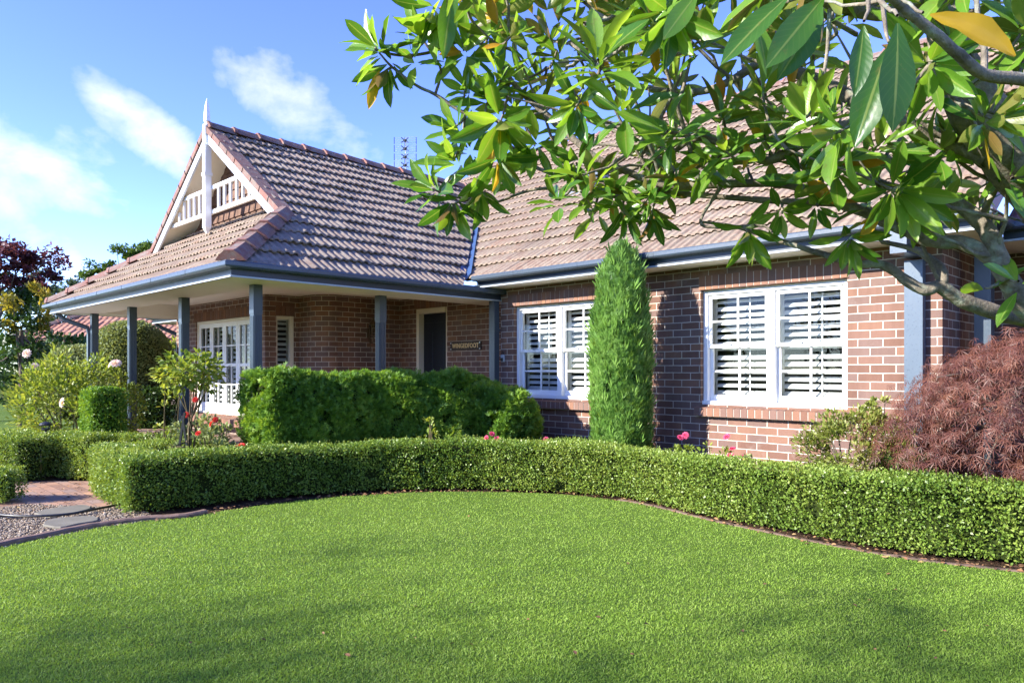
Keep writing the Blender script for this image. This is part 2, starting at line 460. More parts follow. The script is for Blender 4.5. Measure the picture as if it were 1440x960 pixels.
def brick_row(F, s0, s1, z0, z1, proud, depth, name='brick_lintel', tilt=0.0, parent=None):
    """a course of bricks set on end or on edge, each its own block, in mortar"""
    n = max(1, round((s1 - s0) / 0.086)); w = (s1 - s0) / n
    mb = MB(); mb.mi = 0
    for i in range(n):
        a, b = s0 + i*w + 0.005, s0 + (i+1)*w - 0.005
        j = random.uniform(-0.0015, 0.0015)
        vs = [F(a, -depth, z0), F(b, -depth, z0), F(b, proud + j, z0 - tilt*0.5), F(a, proud + j, z0 - tilt*0.5),
              F(a, -depth, z1 + tilt), F(b, -depth, z1 + tilt), F(b, proud + j, z1), F(a, proud + j, z1)]
        mb.poly(vs, [(3,2,1,0),(4,5,6,7),(0,1,5,4),(1,2,6,5),(2,3,7,6),(3,0,4,7)], random.random())
    mb.mi = 1
    e = 0.004
    vs = [F(s0, -depth, z0+e), F(s1, -depth, z0+e), F(s1, proud - 0.006, z0+e - tilt*0.5), F(s0, proud - 0.006, z0+e - tilt*0.5),
          F(s0, -depth, z1-e + tilt), F(s1, -depth, z1-e + tilt), F(s1, proud - 0.006, z1-e), F(s0, proud - 0.006, z1-e)]
    mb.poly(vs, [(3,2,1,0),(4,5,6,7),(0,1,5,4),(1,2,6,5),(2,3,7,6),(3,0,4,7)])
    return mb.build(name, [M['brick_solid'], M['mortar']], parent or house)

def louvres(mb, F, a, b, z0, z1, n, pitch=0.078, w=0.062, ang=36, stile=0.045, rod=True):
    fbox(mb, F, a, a+stile, n-0.012, n+0.012, z0, z1); fbox(mb, F, b-stile, b, n-0.012, n+0.012, z0, z1)
    fbox(mb, F, a+stile, b-stile, n-0.012, n+0.012, z0, z0+0.07); fbox(mb, F, a+stile, b-stile, n-0.012, n+0.012, z1-0.05, z1)
    zm = (z0+z1)/2
    fbox(mb, F, a+stile, b-stile, n-0.0115, n+0.0115, zm-0.03, zm+0.03)
    k = int((z1 - z0 - 0.12) / pitch)
    ca, sa = math.cos(R(ang))*w/2, math.sin(R(ang))*w/2
    for i in range(k):
        z = z0 + 0.07 + (i + 0.5) * (z1 - z0 - 0.12) / k
        if abs(z - zm) < 0.045: continue
        j = random.uniform(-0.004, 0.004)
        p = [(-ca, -sa-j), (ca, sa+j)]
        t = 0.005
        vs = []
        for s in (a+stile+0.002, b-stile-0.002):
            vs += [F(s, n-ca, z+sa+j+t), F(s, n-ca, z+sa+j-t), F(s, n+ca, z-sa-j-t), F(s, n+ca, z-sa-j+t)]
        mb.poly(vs, [(0,1,2,3),(7,6,5,4),(0,4,5,1),(1,5,6,2),(2,6,7,3),(3,7,4,0)])
    if rod: fbox(mb, F, a+(b-a)*0.62-0.006, a+(b-a)*0.62+0.006, n+0.034, n+0.044, z0+0.09, z1-0.07)

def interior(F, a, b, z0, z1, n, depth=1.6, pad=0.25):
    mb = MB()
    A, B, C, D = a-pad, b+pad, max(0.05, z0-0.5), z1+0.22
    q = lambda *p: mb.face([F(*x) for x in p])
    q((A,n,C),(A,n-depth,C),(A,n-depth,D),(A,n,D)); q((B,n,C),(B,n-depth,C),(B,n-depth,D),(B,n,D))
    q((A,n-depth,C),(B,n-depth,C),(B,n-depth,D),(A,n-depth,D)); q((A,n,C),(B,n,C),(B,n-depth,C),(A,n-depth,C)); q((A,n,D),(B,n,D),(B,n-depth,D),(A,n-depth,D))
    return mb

def sash_window(F, s0, s1, z0, z1, n=-0.09, cols=2, units=2):
    """pair of double hung sashes with a bar each way, plantation shutters behind"""
    fr = MB(); fw = 0.055; md = 0.085
    fbox(fr, F, s0, s0+fw, n-0.09, n+0.03, z0, z1); fbox(fr, F, s1-fw, s1, n-0.09, n+0.03, z0, z1)
    fbox(fr, F, s0+fw, s1-fw, n-0.09, n+0.03, z1-fw, z1)
    fbox(fr, F, s0-0.005, s1+0.005, n-0.09, n+0.055, z0-0.012, z0+0.045)
    ins = [s0+fw]
    for k in range(1, units):
        c = s0 + (s1-s0)*k/units
        fbox(fr, F, c-md/2, c+md/2, n-0.09, n+0.028, z0+0.045, z1-fw); ins += [c-md/2, c+md/2]
    ins.append(s1-fw)
    win = fr.build('window', M['white'], house, bevel=0.004)
    for u in range(units):
        a, b = ins[2*u], ins[2*u+1]; zm = (z0+z1)/2 + 0.01
        for up in (0, 1):
            mb = MB(); c, d = (zm-0.018, z1-fw) if up else (z0+0.045, zm+0.018)
            nn = n - 0.012 if up else n - 0.05
            t = 0.032; st = 0.042; rb = 0.042 if up else 0.07; rt = 0.045 if up else 0.036
            fbox(mb, F, a, a+st, nn-t/2, nn+t/2, c, d); fbox(mb, F, b-st, b, nn-t/2, nn+t/2, c, d)
            fbox(mb, F, a+st, b-st, nn-t/2, nn+t/2, c, c+rb); fbox(mb, F, a+st, b-st, nn-t/2, nn+t/2, d-rt, d)
            m = (c+rb+d-rt)/2; k = (a+b)/2
            fbox(mb, F, k-0.011, k+0.011, nn-t/2+0.003, nn+t/2-0.003, c+rb, d-rt)
            fbox(mb, F, a+st, k-0.011, nn-t/2+0.003, nn+t/2-0.003, m-0.011, m+0.011); fbox(mb, F, k+0.011, b-st, nn-t/2+0.003, nn+t/2-0.003, m-0.011, m+0.011)
            mb.build('sash', M['white'], win, bevel=0.003)
            g = MB(); g.face([F(a+st, nn, c+rb), F(b-st, nn, c+rb), F(b-st, nn, d-rt), F(a+st, nn, d-rt)])
            g.build('pane', M['glass'], win, recalc=False)
        sh = MB(); louvres(sh, F, a-0.02, b+0.02, z0+0.03, z1-0.04, n-0.15)
        sh.build('shutter', M['shutter'], win)
        lk = MB(); fbox(lk, F, (a+b)/2-0.11, (a+b)/2-0.07, n-0.012+0.016, n+0.022, zm+0.012, zm+0.03)
        lk.build('latch', M['lead'], win)
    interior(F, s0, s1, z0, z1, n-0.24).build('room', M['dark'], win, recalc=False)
    return win

# ---- walls
FA = Fr('A', 7.70)
W1 = (-7.66, -5.98, 0.915, 2.255); W2 = (-4.545, -2.865, 0.915, 2.255)
wall(FA, -7.94, -2.0, 0, 2.62, [W1, W2])
for w in (W1, W2):
    brick_row(FA, w[0]-0.02 if w is W2 else w[0]-0.10, w[1]+0.09 if w is W1 else w[1]+0.02, 2.262, 2.425, 0.012 if w is W2 else 0.030, 0.10)
    win = sash_window(FA, *w)
    brick_row(FA, w[0]-0.05, w[1]+0.05, 0.795, 0.880, 0.075, 0.10, 'sill', tilt=0.028, parent=win)
# stretch that returns round the corner, then the recessed right wing
wall(Fr('B', -2.0), 7.932, 9.10, 0, 2.62)
wall(Fr('A', 9.10), -2.0, 4.2, 0, 2.62)
# sign wall, porch walls
DOOR = (-10.46, -9.62, 0.17, 2.40)
FS = Fr('A', 8.05)
wall(FS, -11.0, -7.942, 0.0, 2.70, [DOOR])
brick_row(FS, -10.52, -9.60, 2.405, 2.575, 0.008, 0.05)
FB = Fr('B', -10.95)
wall(FB, 6.74, 8.048, 0.0, 2.70)
wall(Fr('A', 6.42), -11.70, -11.27, 0.0, 2.70)
mb = MB(); rr = 0.32; k = 10
for i in range(k):                                    # rounded brick corner
    a0, a1 = math.pi/2*i/k, math.pi/2*(i+1)/k
    p = lambda a: (-11.27 + rr*math.sin(a), 6.74 - rr*math.cos(a))
    u0, u1 = -11.27 + rr*a0, -11.27 + rr*a1
    (xa, ya), (xb, yb) = p(a0), p(a1)
    mb.face([(xa, ya, 0), (xb, yb, 0), (xb, yb, 2.7), (xa, ya, 2.7)], [(u0, 0), (u1, 0), (u1, 2.7), (u0, 2.7)])
mb.build('rounded_corner', M['brick'], house, smooth=True, recalc=False)
SW = (6.005, 6.33, 0.55, 2.25)
FW = Fr('B', -11.70)
wall(FW, 5.80, 6.42, 0.0, 2.70, [SW])
brick_row(FW, 5.99, 6.345, 2.257, 2.42, 0.006, 0.05)
FD = Fr('A', 5.80)
FWIN = (-14.62, -12.22, 0.50, 2.26)
wall(FD, -15.6, -11.931, 0.0, 2.70, [FWIN])
brick_row(FD, FWIN[0]-0.08, FWIN[1]+0.08, 2.267, 2.43, 0.006, 0.05)

# narrow side window
def narrow_window(F, s0, s1, z0, z1, n=-0.06):
    fr = MB()
    fbox(fr, F, s0, s0+0.035, n-0.08, n+0.03, z0, z1); fbox(fr, F, s1-0.075, s1, n-0.08, n+0.055, z0, z1)
    fbox(fr, F, s0+0.035, s1-0.075, n-0.08, n+0.03, z1-0.06, z1); fbox(fr, F, s0+0.035, s1-0.075, n-0.08, n+0.03, z0, z0+0.06)
    fbox(fr, F, s0+0.035, s1-0.075, n-0.08, n+0.03, (z0+z1)/2-0.025, (z0+z1)/2+0.025)
    w = fr.build('window', M['cream'], house, bevel=0.003)
    g = MB(); g.face([F(s0, n-0.01, z0), F(s1, n-0.01, z0), F(s1, n-0.01, z1), F(s0, n-0.01, z1)]); g.build('pane', M['glass'], w, recalc=False)
    sh = MB(); louvres(sh, F, s0+0.0, s1-0.04, z0+0.03, z1-0.03, n-0.06, pitch=0.085, stile=0.02, rod=False); sh.build('shutter', M['shutter'], w)
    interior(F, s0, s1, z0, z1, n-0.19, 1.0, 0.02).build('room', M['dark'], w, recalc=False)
narrow_window(FW, *SW)

# tall french window of four leaves
def french_window(F, s0, s1, z0, z1, n=-0.07, leaves=4):
    fr = MB(); fw = 0.055
    fbox(fr, F, s0, s0+fw, n-0.08, n+0.04, z0, z1); fbox(fr, F, s1-fw, s1, n-0.08, n+0.04, z0, z1); fbox(fr, F, s0+fw, s1-fw, n-0.08, n+0.04, z1-fw, z1)
    fbox(fr, F, s0-0.01, s1+0.01, n-0.08, n+0.06, z0-0.02, z0+0.03)
    w = fr.build('window', M['cream'], house, bevel=0.004)
    L = (s1-s0-2*fw)/leaves
    for i in range(leaves):
        a, b = s0+fw+i*L+0.004, s0+fw+(i+1)*L-0.004
        mb = MB(); st = 0.075; c, d = z0+0.03, z1-fw; rb, rt = 0.17, 0.08
        fbox(mb, F, a, a+st, n-0.025, n+0.022, c, d); fbox(mb, F, b-st, b, n-0.025, n+0.022, c, d)
        fbox(mb, F, a+st, b-st, n-0.025, n+0.022, c, c+rb); fbox(mb, F, a+st, b-st, n-0.025, n+0.022, d-rt, d)
        k = (a+b)/2; H = (d-rt-c-rb)/4
        fbox(mb, F, k-0.011, k+0.011, n-0.02, n+0.018, c+rb, d-rt)
        for q in range(1, 4):
            z = c+rb+q*H; e = 0.028 if q == 2 else 0.012
            fbox(mb, F, a+st, k-0.011, n-0.02, n+0.018, z-e, z+e); fbox(mb, F, k+0.011, b-st, n-0.02, n+0.018, z-e, z+e)
        mb.build('leaf', M['white'], w, bevel=0.003)
        g = MB(); g.face([F(a+st, n, c+rb), F(b-st, n, c+rb), F(b-st, n, d-rt), F(a+st, n, d-rt)]); g.build('pane', M['glass'], w, recalc=False)
        sh = MB(); louvres(sh, F, a+0.02, b-0.02, z0+0.06, z1-0.08, n-0.10, pitch=0.085, stile=0.022); sh.build('shutter', M['shutter'], w)
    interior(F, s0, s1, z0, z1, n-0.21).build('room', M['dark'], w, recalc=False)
    return w
fw_ = french_window(FD, *FWIN)
brick_row(FD, FWIN[0]-0.1, FWIN[1]+0.1, 0.345, 0.455, 0.26, 0.05, 'sill', tilt=0.03, parent=fw_)

# front door: cream frame, dark leaf set back
mb = MB(); n = -0.05; a, b, c, d = DOOR
fbox(mb, FS, a, a+0.075, n-0.09, n+0.06, c, d); fbox(mb, FS, b-0.04, b, n-0.09, n+0.04, c, d); fbox(mb, FS, a+0.075, b-0.04, n-0.09, n+0.06, d-0.085, d)
dr = mb.build('door', M['cream'], house, bevel=0.004)
mb = MB(); fbox(mb, FS, a+0.076, b-0.041, n-0.09, n-0.05, c+0.01, d-0.086)
for (p, q) in ((0.22, 0.9), (1.0, 1.98)):
    for (u, v) in ((0.12, 0.34), (0.42, 0.64)):
        fbox(mb, FS, a+u, a+v, n-0.05, n-0.040, c+p, c+q)
mb.build('leaf', M['door'], dr, bevel=0.006)
mb = MB(); mb.tube([FS(b-0.11, n-0.05, 1.2), FS(b-0.11, n+0.0, 1.2), FS(b-0.20, n+0.0, 1.2)], 0.011); mb.build('handle', M['bronze'], dr)

# left wing seen between the verandah posts
FL = Fr('A', 6.85)
LW = (-17.6, -17.05, 0.9, 2.2)
wall(FL, -18.2, -15.62, 0, 2.6, [LW])
mb = MB()
fbox(mb, FL, LW[0], LW[0]+0.05, -0.12, 0.0, LW[2], LW[3]); fbox(mb, FL, LW[1]-0.05, LW[1], -0.12, 0.0, LW[2], LW[3])
fbox(mb, FL, LW[0]+0.05, LW[1]-0.05, -0.12, 0.0, LW[3]-0.05, LW[3]); fbox(mb, FL, LW[0]+0.05, LW[1]-0.05, -0.12, 0.0, LW[2], LW[2]+0.05)
for q in range(1, 5):
    z = LW[2] + (LW[3]-LW[2])*q/5; fbox(mb, FL, LW[0]+0.05, LW[1]-0.05, -0.08, -0.05, z-0.012, z+0.012)
fbox(mb, FL, (LW[0]+LW[1])/2-0.012, (LW[0]+LW[1])/2+0.012, -0.085, -0.055, LW[2]+0.05, LW[3]-0.05)
lw = mb.build('window', M['white'], house)
mb = MB(); mb.face([FL(LW[0], -0.1, LW[2]), FL(LW[1], -0.1, LW[2]), FL(LW[1], -0.1, LW[3]), FL(LW[0], -0.1, LW[3])]); mb.build('pane', M['glass'], lw, recalc=False)
interior(FL, *LW, -0.24).build('room', M['dark'], lw, recalc=False)

# ---- verandah floor, ceiling, beam, posts
ZP = 2.355; XL, XR, YF = -15.55, -7.95, 3.55       # fascia lines of the porch eaves
PL, PF, PRX = -15.05, 4.12, -8.55                  # post lines
mb = MB(); mb.box(-15.35, -8.25, 3.95, 8.05, 0.0, 0.168); mb.build('verandah_floor', M['brick'], house)
mb = MB()
mb.box(-15.1, -8.6, PF+0.0, 8.05, 2.601, 2.63)
mb.build('verandah_ceiling', M['soffit'], house)
mb = MB(); bt = 0.12
mb.box(PL-bt, PRX+bt, PF-bt, PF+bt, ZP+0.004, 2.60)
mb.box(PRX-bt, PRX+bt, PF+bt, 8.05, ZP+0.004, 2.60)
mb.box(PL-bt, PL+bt, PF+bt, 6.9, ZP+0.004, 2.60)
mb.build('verandah_beam', M['soffit'], house)
def lining(*b):
    mb = MB(); mb.box(*b); mb.build('eaves_lining', M['soffit'], house)
lining(XL, XR, YF, PF-bt-0.002, ZP, ZP+0.02)             # flat eaves lining
lining(PRX+bt+0.002, XR, PF-bt, 8.05, ZP, ZP+0.02)
lining(XL, PL-bt-0.002, PF-bt, 6.9, ZP, ZP+0.02)

def make_post(x, y):
    mb = MB(); h = 0.052
    mb.box(x-h, x+h, y-h, y+h, 0.168, ZP+0.002)
    for sx, sy in ((1, 0), (-1, 0), (0, 1), (0, -1)):     # fluted faces below a plain head block
        for k in range(4):
            o = -0.036 + 0.024*k
            if sx: mb.box(min(x+sx*h, x+sx*(h+0.007)), max(x+sx*h, x+sx*(h+0.007)), y+o-0.007, y+o+0.007, 0.40, 1.98)
            else: mb.box(x+o-0.007, x+o+0.007, min(y+sy*h, y+sy*(h+0.007)), max(y+sy*h, y+sy*(h+0.007)), 0.40, 1.98)
    g = h + 0.006
    mb.box(x-g, x+g, y-g, y+g, 2.0, ZP+0.001); mb.box(x-g, x+g, y-g, y+g, 0.169, 0.38)
    return mb.build('verandah_post', M['steel_blue'], house)
for (x, y) in [(PRX, PF), (-10.80, PF), (-13.0, PF), (PL, PF), (PRX, 5.95)]:
    make_post(x, y)
mb = MB(); mb.box(-1.86, -1.72, 8.22, 8.36, 0, 2.54); mb.build('verandah_post', M['steel_blue'], house)

# ---- gutters and fascias: swept along the eaves
GPROF = [(0.013, 0.085), (0.026, 0.085), (0.036, 0.092), (0.095, 0.090), (0.120, 0.096), (0.132, 0.112), (0.132, 0.150), (0.120, 0.164), (0.104, 0.164), (0.104, 0.14), (0.013, 0.13)]
FPROF = [(-0.02, 0.0), (0.012, 0.0), (0.012, 0.19), (-0.02, 0.19)]
def eave_run(pts, outs, z, name='gutter'):
    """pts: fascia line corner points; outs: outward mitre vectors"""
    mb = MB(); fb = MB(); lp = MB()
    for m_, prof in ((fb, FPROF), (mb, GPROF)):
        loops = [[(p[0]+o[0]*q, p[1]+o[1]*q, z+h) for (q, h) in prof] for p, o in zip(pts, outs)]
        for i in range(len(loops)-1): m_.prism(loops[i], loops[i+1], caps=(True))
    loops = [[(p[0]+o[0]*q, p[1]+o[1]*q, z+h) for (q, h) in [(0.013, -0.004), (0.030, -0.004), (0.030, 0.014), (0.013, 0.018)]] for p, o in zip(pts, outs)]
    for i in range(len(loops)-1): lp.prism(loops[i], loops[i+1])
    fb.build('fascia', M['fascia'], house)
    lp.build('fascia_lit_edge', M['lit_edge'], house)  # strip in paler colour stands for the sunlit lower edge of the fascia
    # joint straps along the gutter
    st = mb
    for (p, q, o, o2) in zip(pts, pts[1:], outs, outs[1:]):
        L = math.hypot(q[0]-p[0], q[1]-p[1]); ex = ((q[0]-p[0])/L, (q[1]-p[1])/L); nn = (ex[1], -ex[0])
        if nn[0]*o[0] + nn[1]*o[1] < 0: nn = (-nn[0], -nn[1])
        for k in range(1, int(L/1.15)+1):
            s = k*1.15 - 0.3
            loopa = [(p[0]+ex[0]*s+nn[0]*(u+e), p[1]+ex[1]*s+nn[1]*(u+e), z+v) for (u, v, e) in ((0.100, 0.089, 0.002), (0.132, 0.109, 0.003), (0.132, 0.152, 0.003), (0.114, 0.166, 0.002))]
            loopb = [(a+ex[0]*0.02, b+ex[1]*0.02, c) for a, b, c in loopa]
            st.prism(loopa, loopb)
    mb.build(name, M['gutter'], house)
eave_run([(XL, 6.2), (XL, YF), (XR, YF), (XR, 7.9)], [(-1, 0), (-1, -1), (1, -1), (1, 0)], ZP)
YM, ZM = 7.30, 2.53
eave_run([(-8.02, YM), (-1.62, YM), (-1.62, 8.10)], [(0, -1), (1, -1), (1, 0)], ZM)
eave_run([(-1.60, 8.12), (4.2, 8.12)], [(0, -1), (0, -1)], ZM - 0.01)
eave_run([(-18.4, 9.0), (-18.4, 6.3), (-15.6, 6.3)], [(-1, 0), (-1, -1), (0, -1)], 2.42)
lining(-7.92, -1.63, YM+0.014, 7.70, ZM, ZM+0.02); lining(-1.99, -1.63, 7.70, 9.1, ZM, ZM+0.02)
lining(-1.62, 4.2, 8.134, 9.1, ZM-0.008, ZM+0.012); lining(-18.38, -15.6, 6.314, 6.85, 2.42, 2.44)

# ---- downpipes
def downpipe(x, y, z1, neck, mat='steel_blue', w=0.052, d=0.035, z0=0.0):
    mb = MB(); mb.box(x-w, x+w, y-d, y+d, z0, z1)
    mb.tube([(x, y, z1-0.02), (x, y-0.02, z1+0.05), neck], 0.042, 8)
    for z in (0.9, 1.9): mb.box(x-w-0.006, x+w+0.006, y-d-0.005, y+d+0.02, z, z+0.035)
    return mb.build('downpipe', M[mat], house)
downpipe(-7.99, 7.61, 2.36, (-7.98, 7.48, 2.44), w=0.058, d=0.05)
mb = MB(); mb.box(-2.30, -2.14, 7.60, 7.69, 0, 2.36); mb.box(-2.29, -2.15, 7.17, 7.29, 2.38, 2.62); mb.box(-2.28, -2.16, 7.26, 7.69, 2.385, 2.46)
mb.build('downpipe', M['steel_sunlit'], house)
mb = MB(); mb.box(-15.20, -15.12, 4.03, 4.10, 0.17, 2.02); mb.tube([(-15.16, 4.06, 2.0), (-15.18, 4.04, 2.1), (-15.36, 3.72, 2.24), (-15.40, 3.62, 2.34), (-15.42, 3.58, 2.40)], 0.042, 8); mb.build('downpipe', M['steel_blue'], house)
mb = MB(); mb.box(-18.14, -18.04, 6.74, 6.82, 0, 2.1); mb.tube([(-18.09, 6.78, 2.08), (-18.1, 6.76, 2.16), (-18.25, 6.45, 2.32), (-18.3, 6.32, 2.4)], 0.045, 8); mb.build('downpipe', M['steel_blue'], house)

# ================================================================== ROOFS
def tile_sheet(name, o, ex, ey, width, length, regions, mat, course=0.335, pitch=0.112, parent=None, hump=0.019, step=0.046, seed=1):
    """profiled roof tiles: o = eave corner, ex along the eave, ey up the slope; each course steps over the one below"""
    o, ex, ey = Vector(o), Vector(ex).normalized(), Vector(ey).normalized()
    nz_ = ex.cross(ey); nz_ = nz_ if nz_.z > 0 else -nz_
    r = np.random.default_rng(seed)
    prof = [(a*pitch, b) for a, b in [(0.0, 0.0), (0.30, 0.0), (0.40, 0.75), (0.52, 1.0), (0.70, 1.0), (0.82, 0.75), (0.90, 0.0)]]
    n = int(width / pitch) + 1; m = int(length / course) + 1
    us = np.concatenate([[i*pitch + a for a, _ in prof] for i in range(n)]); hs = np.tile([h for _, h in prof], n) * hump
    tid = np.repeat(np.arange(n), len(prof)) // 3
    V = []; Fc = []; Rn = []; base = 0; K = len(us)
    for j in range(m):
        s0 = j*course - (0.045 if j == 0 else 0.0); s1 = (j+1)*course + 0.03
        wob = r.normal(0, 0.0025, n)[np.repeat(np.arange(n), len(prof))]
        jn = np.repeat(r.normal(0, 0.004, n//3 + 2), 3)[:n][np.repeat(np.arange(n), len(prof))]
        tr = np.clip(r.normal(0.35, 0.28, n + 2), 0, 1)[tid + (j % 2)]
        rows = [(s0 + 0.035, -0.030), (s0 + 0.033, step - 0.016), (s0, step - 0.016), (s0, step), (s0 + 0.012, step + 0.004), (s1, 0.004)]
        for (s, h) in rows:
            hh = h + wob + jn + (hs if h > -0.02 else 0*hs)
            p = np.array(o)[None] + us[:, None]*np.array(ex)[None] + s*np.array(ey)[None] + hh[:, None]*np.array(nz_)[None]
            V.append(p); Rn.append(tr)
        for q in range(5):
            a = base + q*K + np.arange(K-1); Fc.append(np.stack([a, a+1, a+1+K, a+K], 1))
        base += 6*K
    V = np.concatenate(V); Fc = np.concatenate(Fc); Rn = np.concatenate(Rn)
    ob = np_mesh(name, V, Fc, mat, None, Rn)
    full = ob.data.copy(); ob.data.clear_geometry()
    bm = bmesh.new()
    for clips in regions:
        b2 = bmesh.new(); b2.from_mesh(full)
        for (px_, py_, nx_, ny_) in clips:          # keep the side away from (nx, ny)
            bmesh.ops.bisect_plane(b2, geom=b2.verts[:] + b2.edges[:] + b2.faces[:], plane_co=(px_, py_, 0), plane_no=(nx_, ny_, 0), clear_outer=True, dist=1e-5)
        tmp = bpy.data.meshes.new('tmp'); b2.to_mesh(tmp); b2.free(); bm.from_mesh(tmp); bpy.data.meshes.remove(tmp)
    bm.normal_update()
    for f in bm.faces:
        if f.normal.dot(nz_) < -0.05: f.normal_flip()
    bm.to_mesh(ob.data); bm.free(); bpy.data.meshes.remove(full)
    place(ob, parent)
    return ob
PT = 0.70
cs, sn = 1/math.hypot(1, PT), PT/math.hypot(1, PT)
ZE = ZP + 0.155                                       # tile line at the porch fascia
RX = (XL + XR) / 2; half = (XR - XL) / 2; RZ = ZE + PT*half
ZEM = ZM + 0.155; YR = 12.5; RZM = ZEM + PT*(YR - YM)
GV, GW = 4.86, 5.36                                   # verge of the gablet, gable wall

VK = -0.98                                            # the valley between porch and main roof: x + y = VK
XG = XR - (GV - YF); XGL = XL + (GV - YF)
tile_sheet('roof', (XR, YF-0.05, ZE), (0, 1, 0), (-cs, 0, sn), 9.5, half/cs + 0.02,
           [[(XG, 0, -1, 0), (XR, YF, -1, -1), (VK, 0, 1, 1)], [(XG, 0, 1, 0), (0, GV, 0, -1), (RX, 0, -1, 0), (VK, 0, 1, 1)]], M['tile_dark'], parent=house, seed=3)
tile_sheet('roof', (XL, YF-0.05, ZE), (0, 1, 0), (cs, 0, sn), 9.5, half/cs + 0.02,
           [[(XGL, 0, 1, 0), (XL, YF, 1, -1), (0, 10.6, 0, 1)], [(XGL, 0, -1, 0), (0, GV, 0, -1), (RX, 0, 1, 0), (0, 10.6, 0, 1)]], M['tile'], parent=house, seed=4)
tile_sheet('roof', (XL, YF, ZE), (1, 0, 0), (0, cs, sn), XR - XL, (GW - YF)/cs + 0.3,
           [[(XR, YF, 1, 1), (XL, YF, -1, 1), (0, GW, 0, 1)]], M['tile'], parent=house, seed=5)
tile_sheet('roof', (-18.8, YM, ZEM), (1, 0, 0), (0, cs, sn), 17.3, (YR - YM)/cs + 0.1,
           [[(RX, 0, -1, 0), (VK, 0, -1, -1), (0, YR, 0, 1), (-1.60, 0, 1, 0)], [(RX, 0, 1, 0), (0, 10.7, 0, -1), (0, YR, 0, 1), (-13.5, YR, -1, 1)]], M['tile'], parent=house, seed=6)
tile_sheet('roof', (-1.57, 8.12, ZEM - 0.01), (1, 0, 0), (0, cs, sn), 5.8, 6.4, [[(0, YR, 0, 1), (4.2, 0, 1, 0)]], M['tile_red'], parent=house, seed=7)
tile_sheet('roof', (-18.4, 6.3, 2.575), (1, 0, 0), (0, cs, sn), 2.9, 3.6, [[(-18.4, 6.3, -1, 1)]], M['tile'], parent=house, seed=8)
tile_sheet('roof', (-18.4, 6.3, 2.575), (0, 1, 0), (cs, 0, sn), 4.0, 3.0, [[(-18.4, 6.3, 1, -1)]], M['tile'], parent=house, seed=9)

def ridge_caps(p0, p1, sx, name='ridge', w=0.15, h=0.085, L=0.40, parent=None):
    """angular ridge tiles, each one lapping over the next"""
    p0, p1 = Vector(p0), Vector(p1); d = p1 - p0; n = max(1, int(d.length / L)); d.normalize()
    sd = d.cross(Vector((0, 0, 1))).normalized(); up = sd.cross(d).normalized()
    mb = MB(); st = (p1 - p0).length / n
    for i in range(n):
        a, b = p0 + d*(i*st), p0 + d*((i+1)*st + 0.03)
        r_ = random.random()
        def loop(c, k, e):
            return [c - sd*w*k - up*(0.035-e), c - sd*w*0.80*k + up*(0.01+e), c - sd*w*0.30*k + up*(h+e), c + sd*w*0.30*k + up*(h+e), c + sd*w*0.80*k + up*(0.01+e), c + sd*w*k - up*(0.035-e)]
        mb.prism(loop(a, 1.08, 0.022), loop(b, 0.92, 0.0), r_ * 0.5)
        mb.prism(loop(a - d*0.012, 1.14, 0.030), loop(a + d*0.035, 1.12, 0.028), 1.0)
    return mb.build(name, M['cap'], parent or house)
ridge_caps((RX, GV-0.02, RZ+0.01), (RX, 10.7, RZ+0.01), 0)
ridge_caps((XR+0.02, YF-0.02, ZE+0.03), (XG, GV, ZE + PT*(GV-YF) + 0.03), 0, 'hip_ridge')
ridge_caps((XL-0.02, YF-0.02, ZE+0.03), (XGL, GV, ZE + PT*(GV-YF) + 0.03), 0, 'hip_ridge')
ridge_caps((-13.5, YR, RZM), (-1.6, YR, RZM), 0)
ridge_caps((-1.5, YR, RZM-0.55), (4.0, YR, RZM-0.55), 0)

# valley flashing between the porch roof and the main roof, stepped flashing at the right wing
mb = MB()
for (k0, k1) in ((0.0, 3.5),):
    a, b = Vector((-8.18, 7.20, ZEM-0.0)), Vector((-8.18-3.5, 7.20+3.5, ZEM + 0.7*3.45))
    sd = Vector((1, 1, 0)).normalized()
    mb.prism([a - sd*0.085 + Vector((0,0,0.075)), a + Vector((0,0,0.012)), a + sd*0.085 + Vector((0,0,0.075)), a - Vector((0,0,0.05))],
             [b - sd*0.085 + Vector((0,0,0.075)), b + Vector((0,0,0.012)), b + sd*0.085 + Vector((0,0,0.075)), b - Vector((0,0,0.05))])
mb.build('valley_flashing', M['flash'], house)
mb = MB()
zt = lambda y: ZEM + PT*(y - YM)
for (x0, x1, up_, dn) in ((-1.63, -1.555, 0.055, 0.60),):
    mb.prism([(x0, YM-0.02, zt(YM)+up_-0.05), (x1, YM-0.02, zt(YM)+up_-0.05), (x1, YM-0.02, zt(YM)-0.17), (x0, YM-0.02, zt(YM)-0.17)],
             [(x0, YR, zt(YR)+up_), (x1, YR, zt(YR)+up_), (x1, YR, zt(YR)-dn), (x0, YR, zt(YR)-dn)])
mb.build('valley_flashing', M['lead'], house)

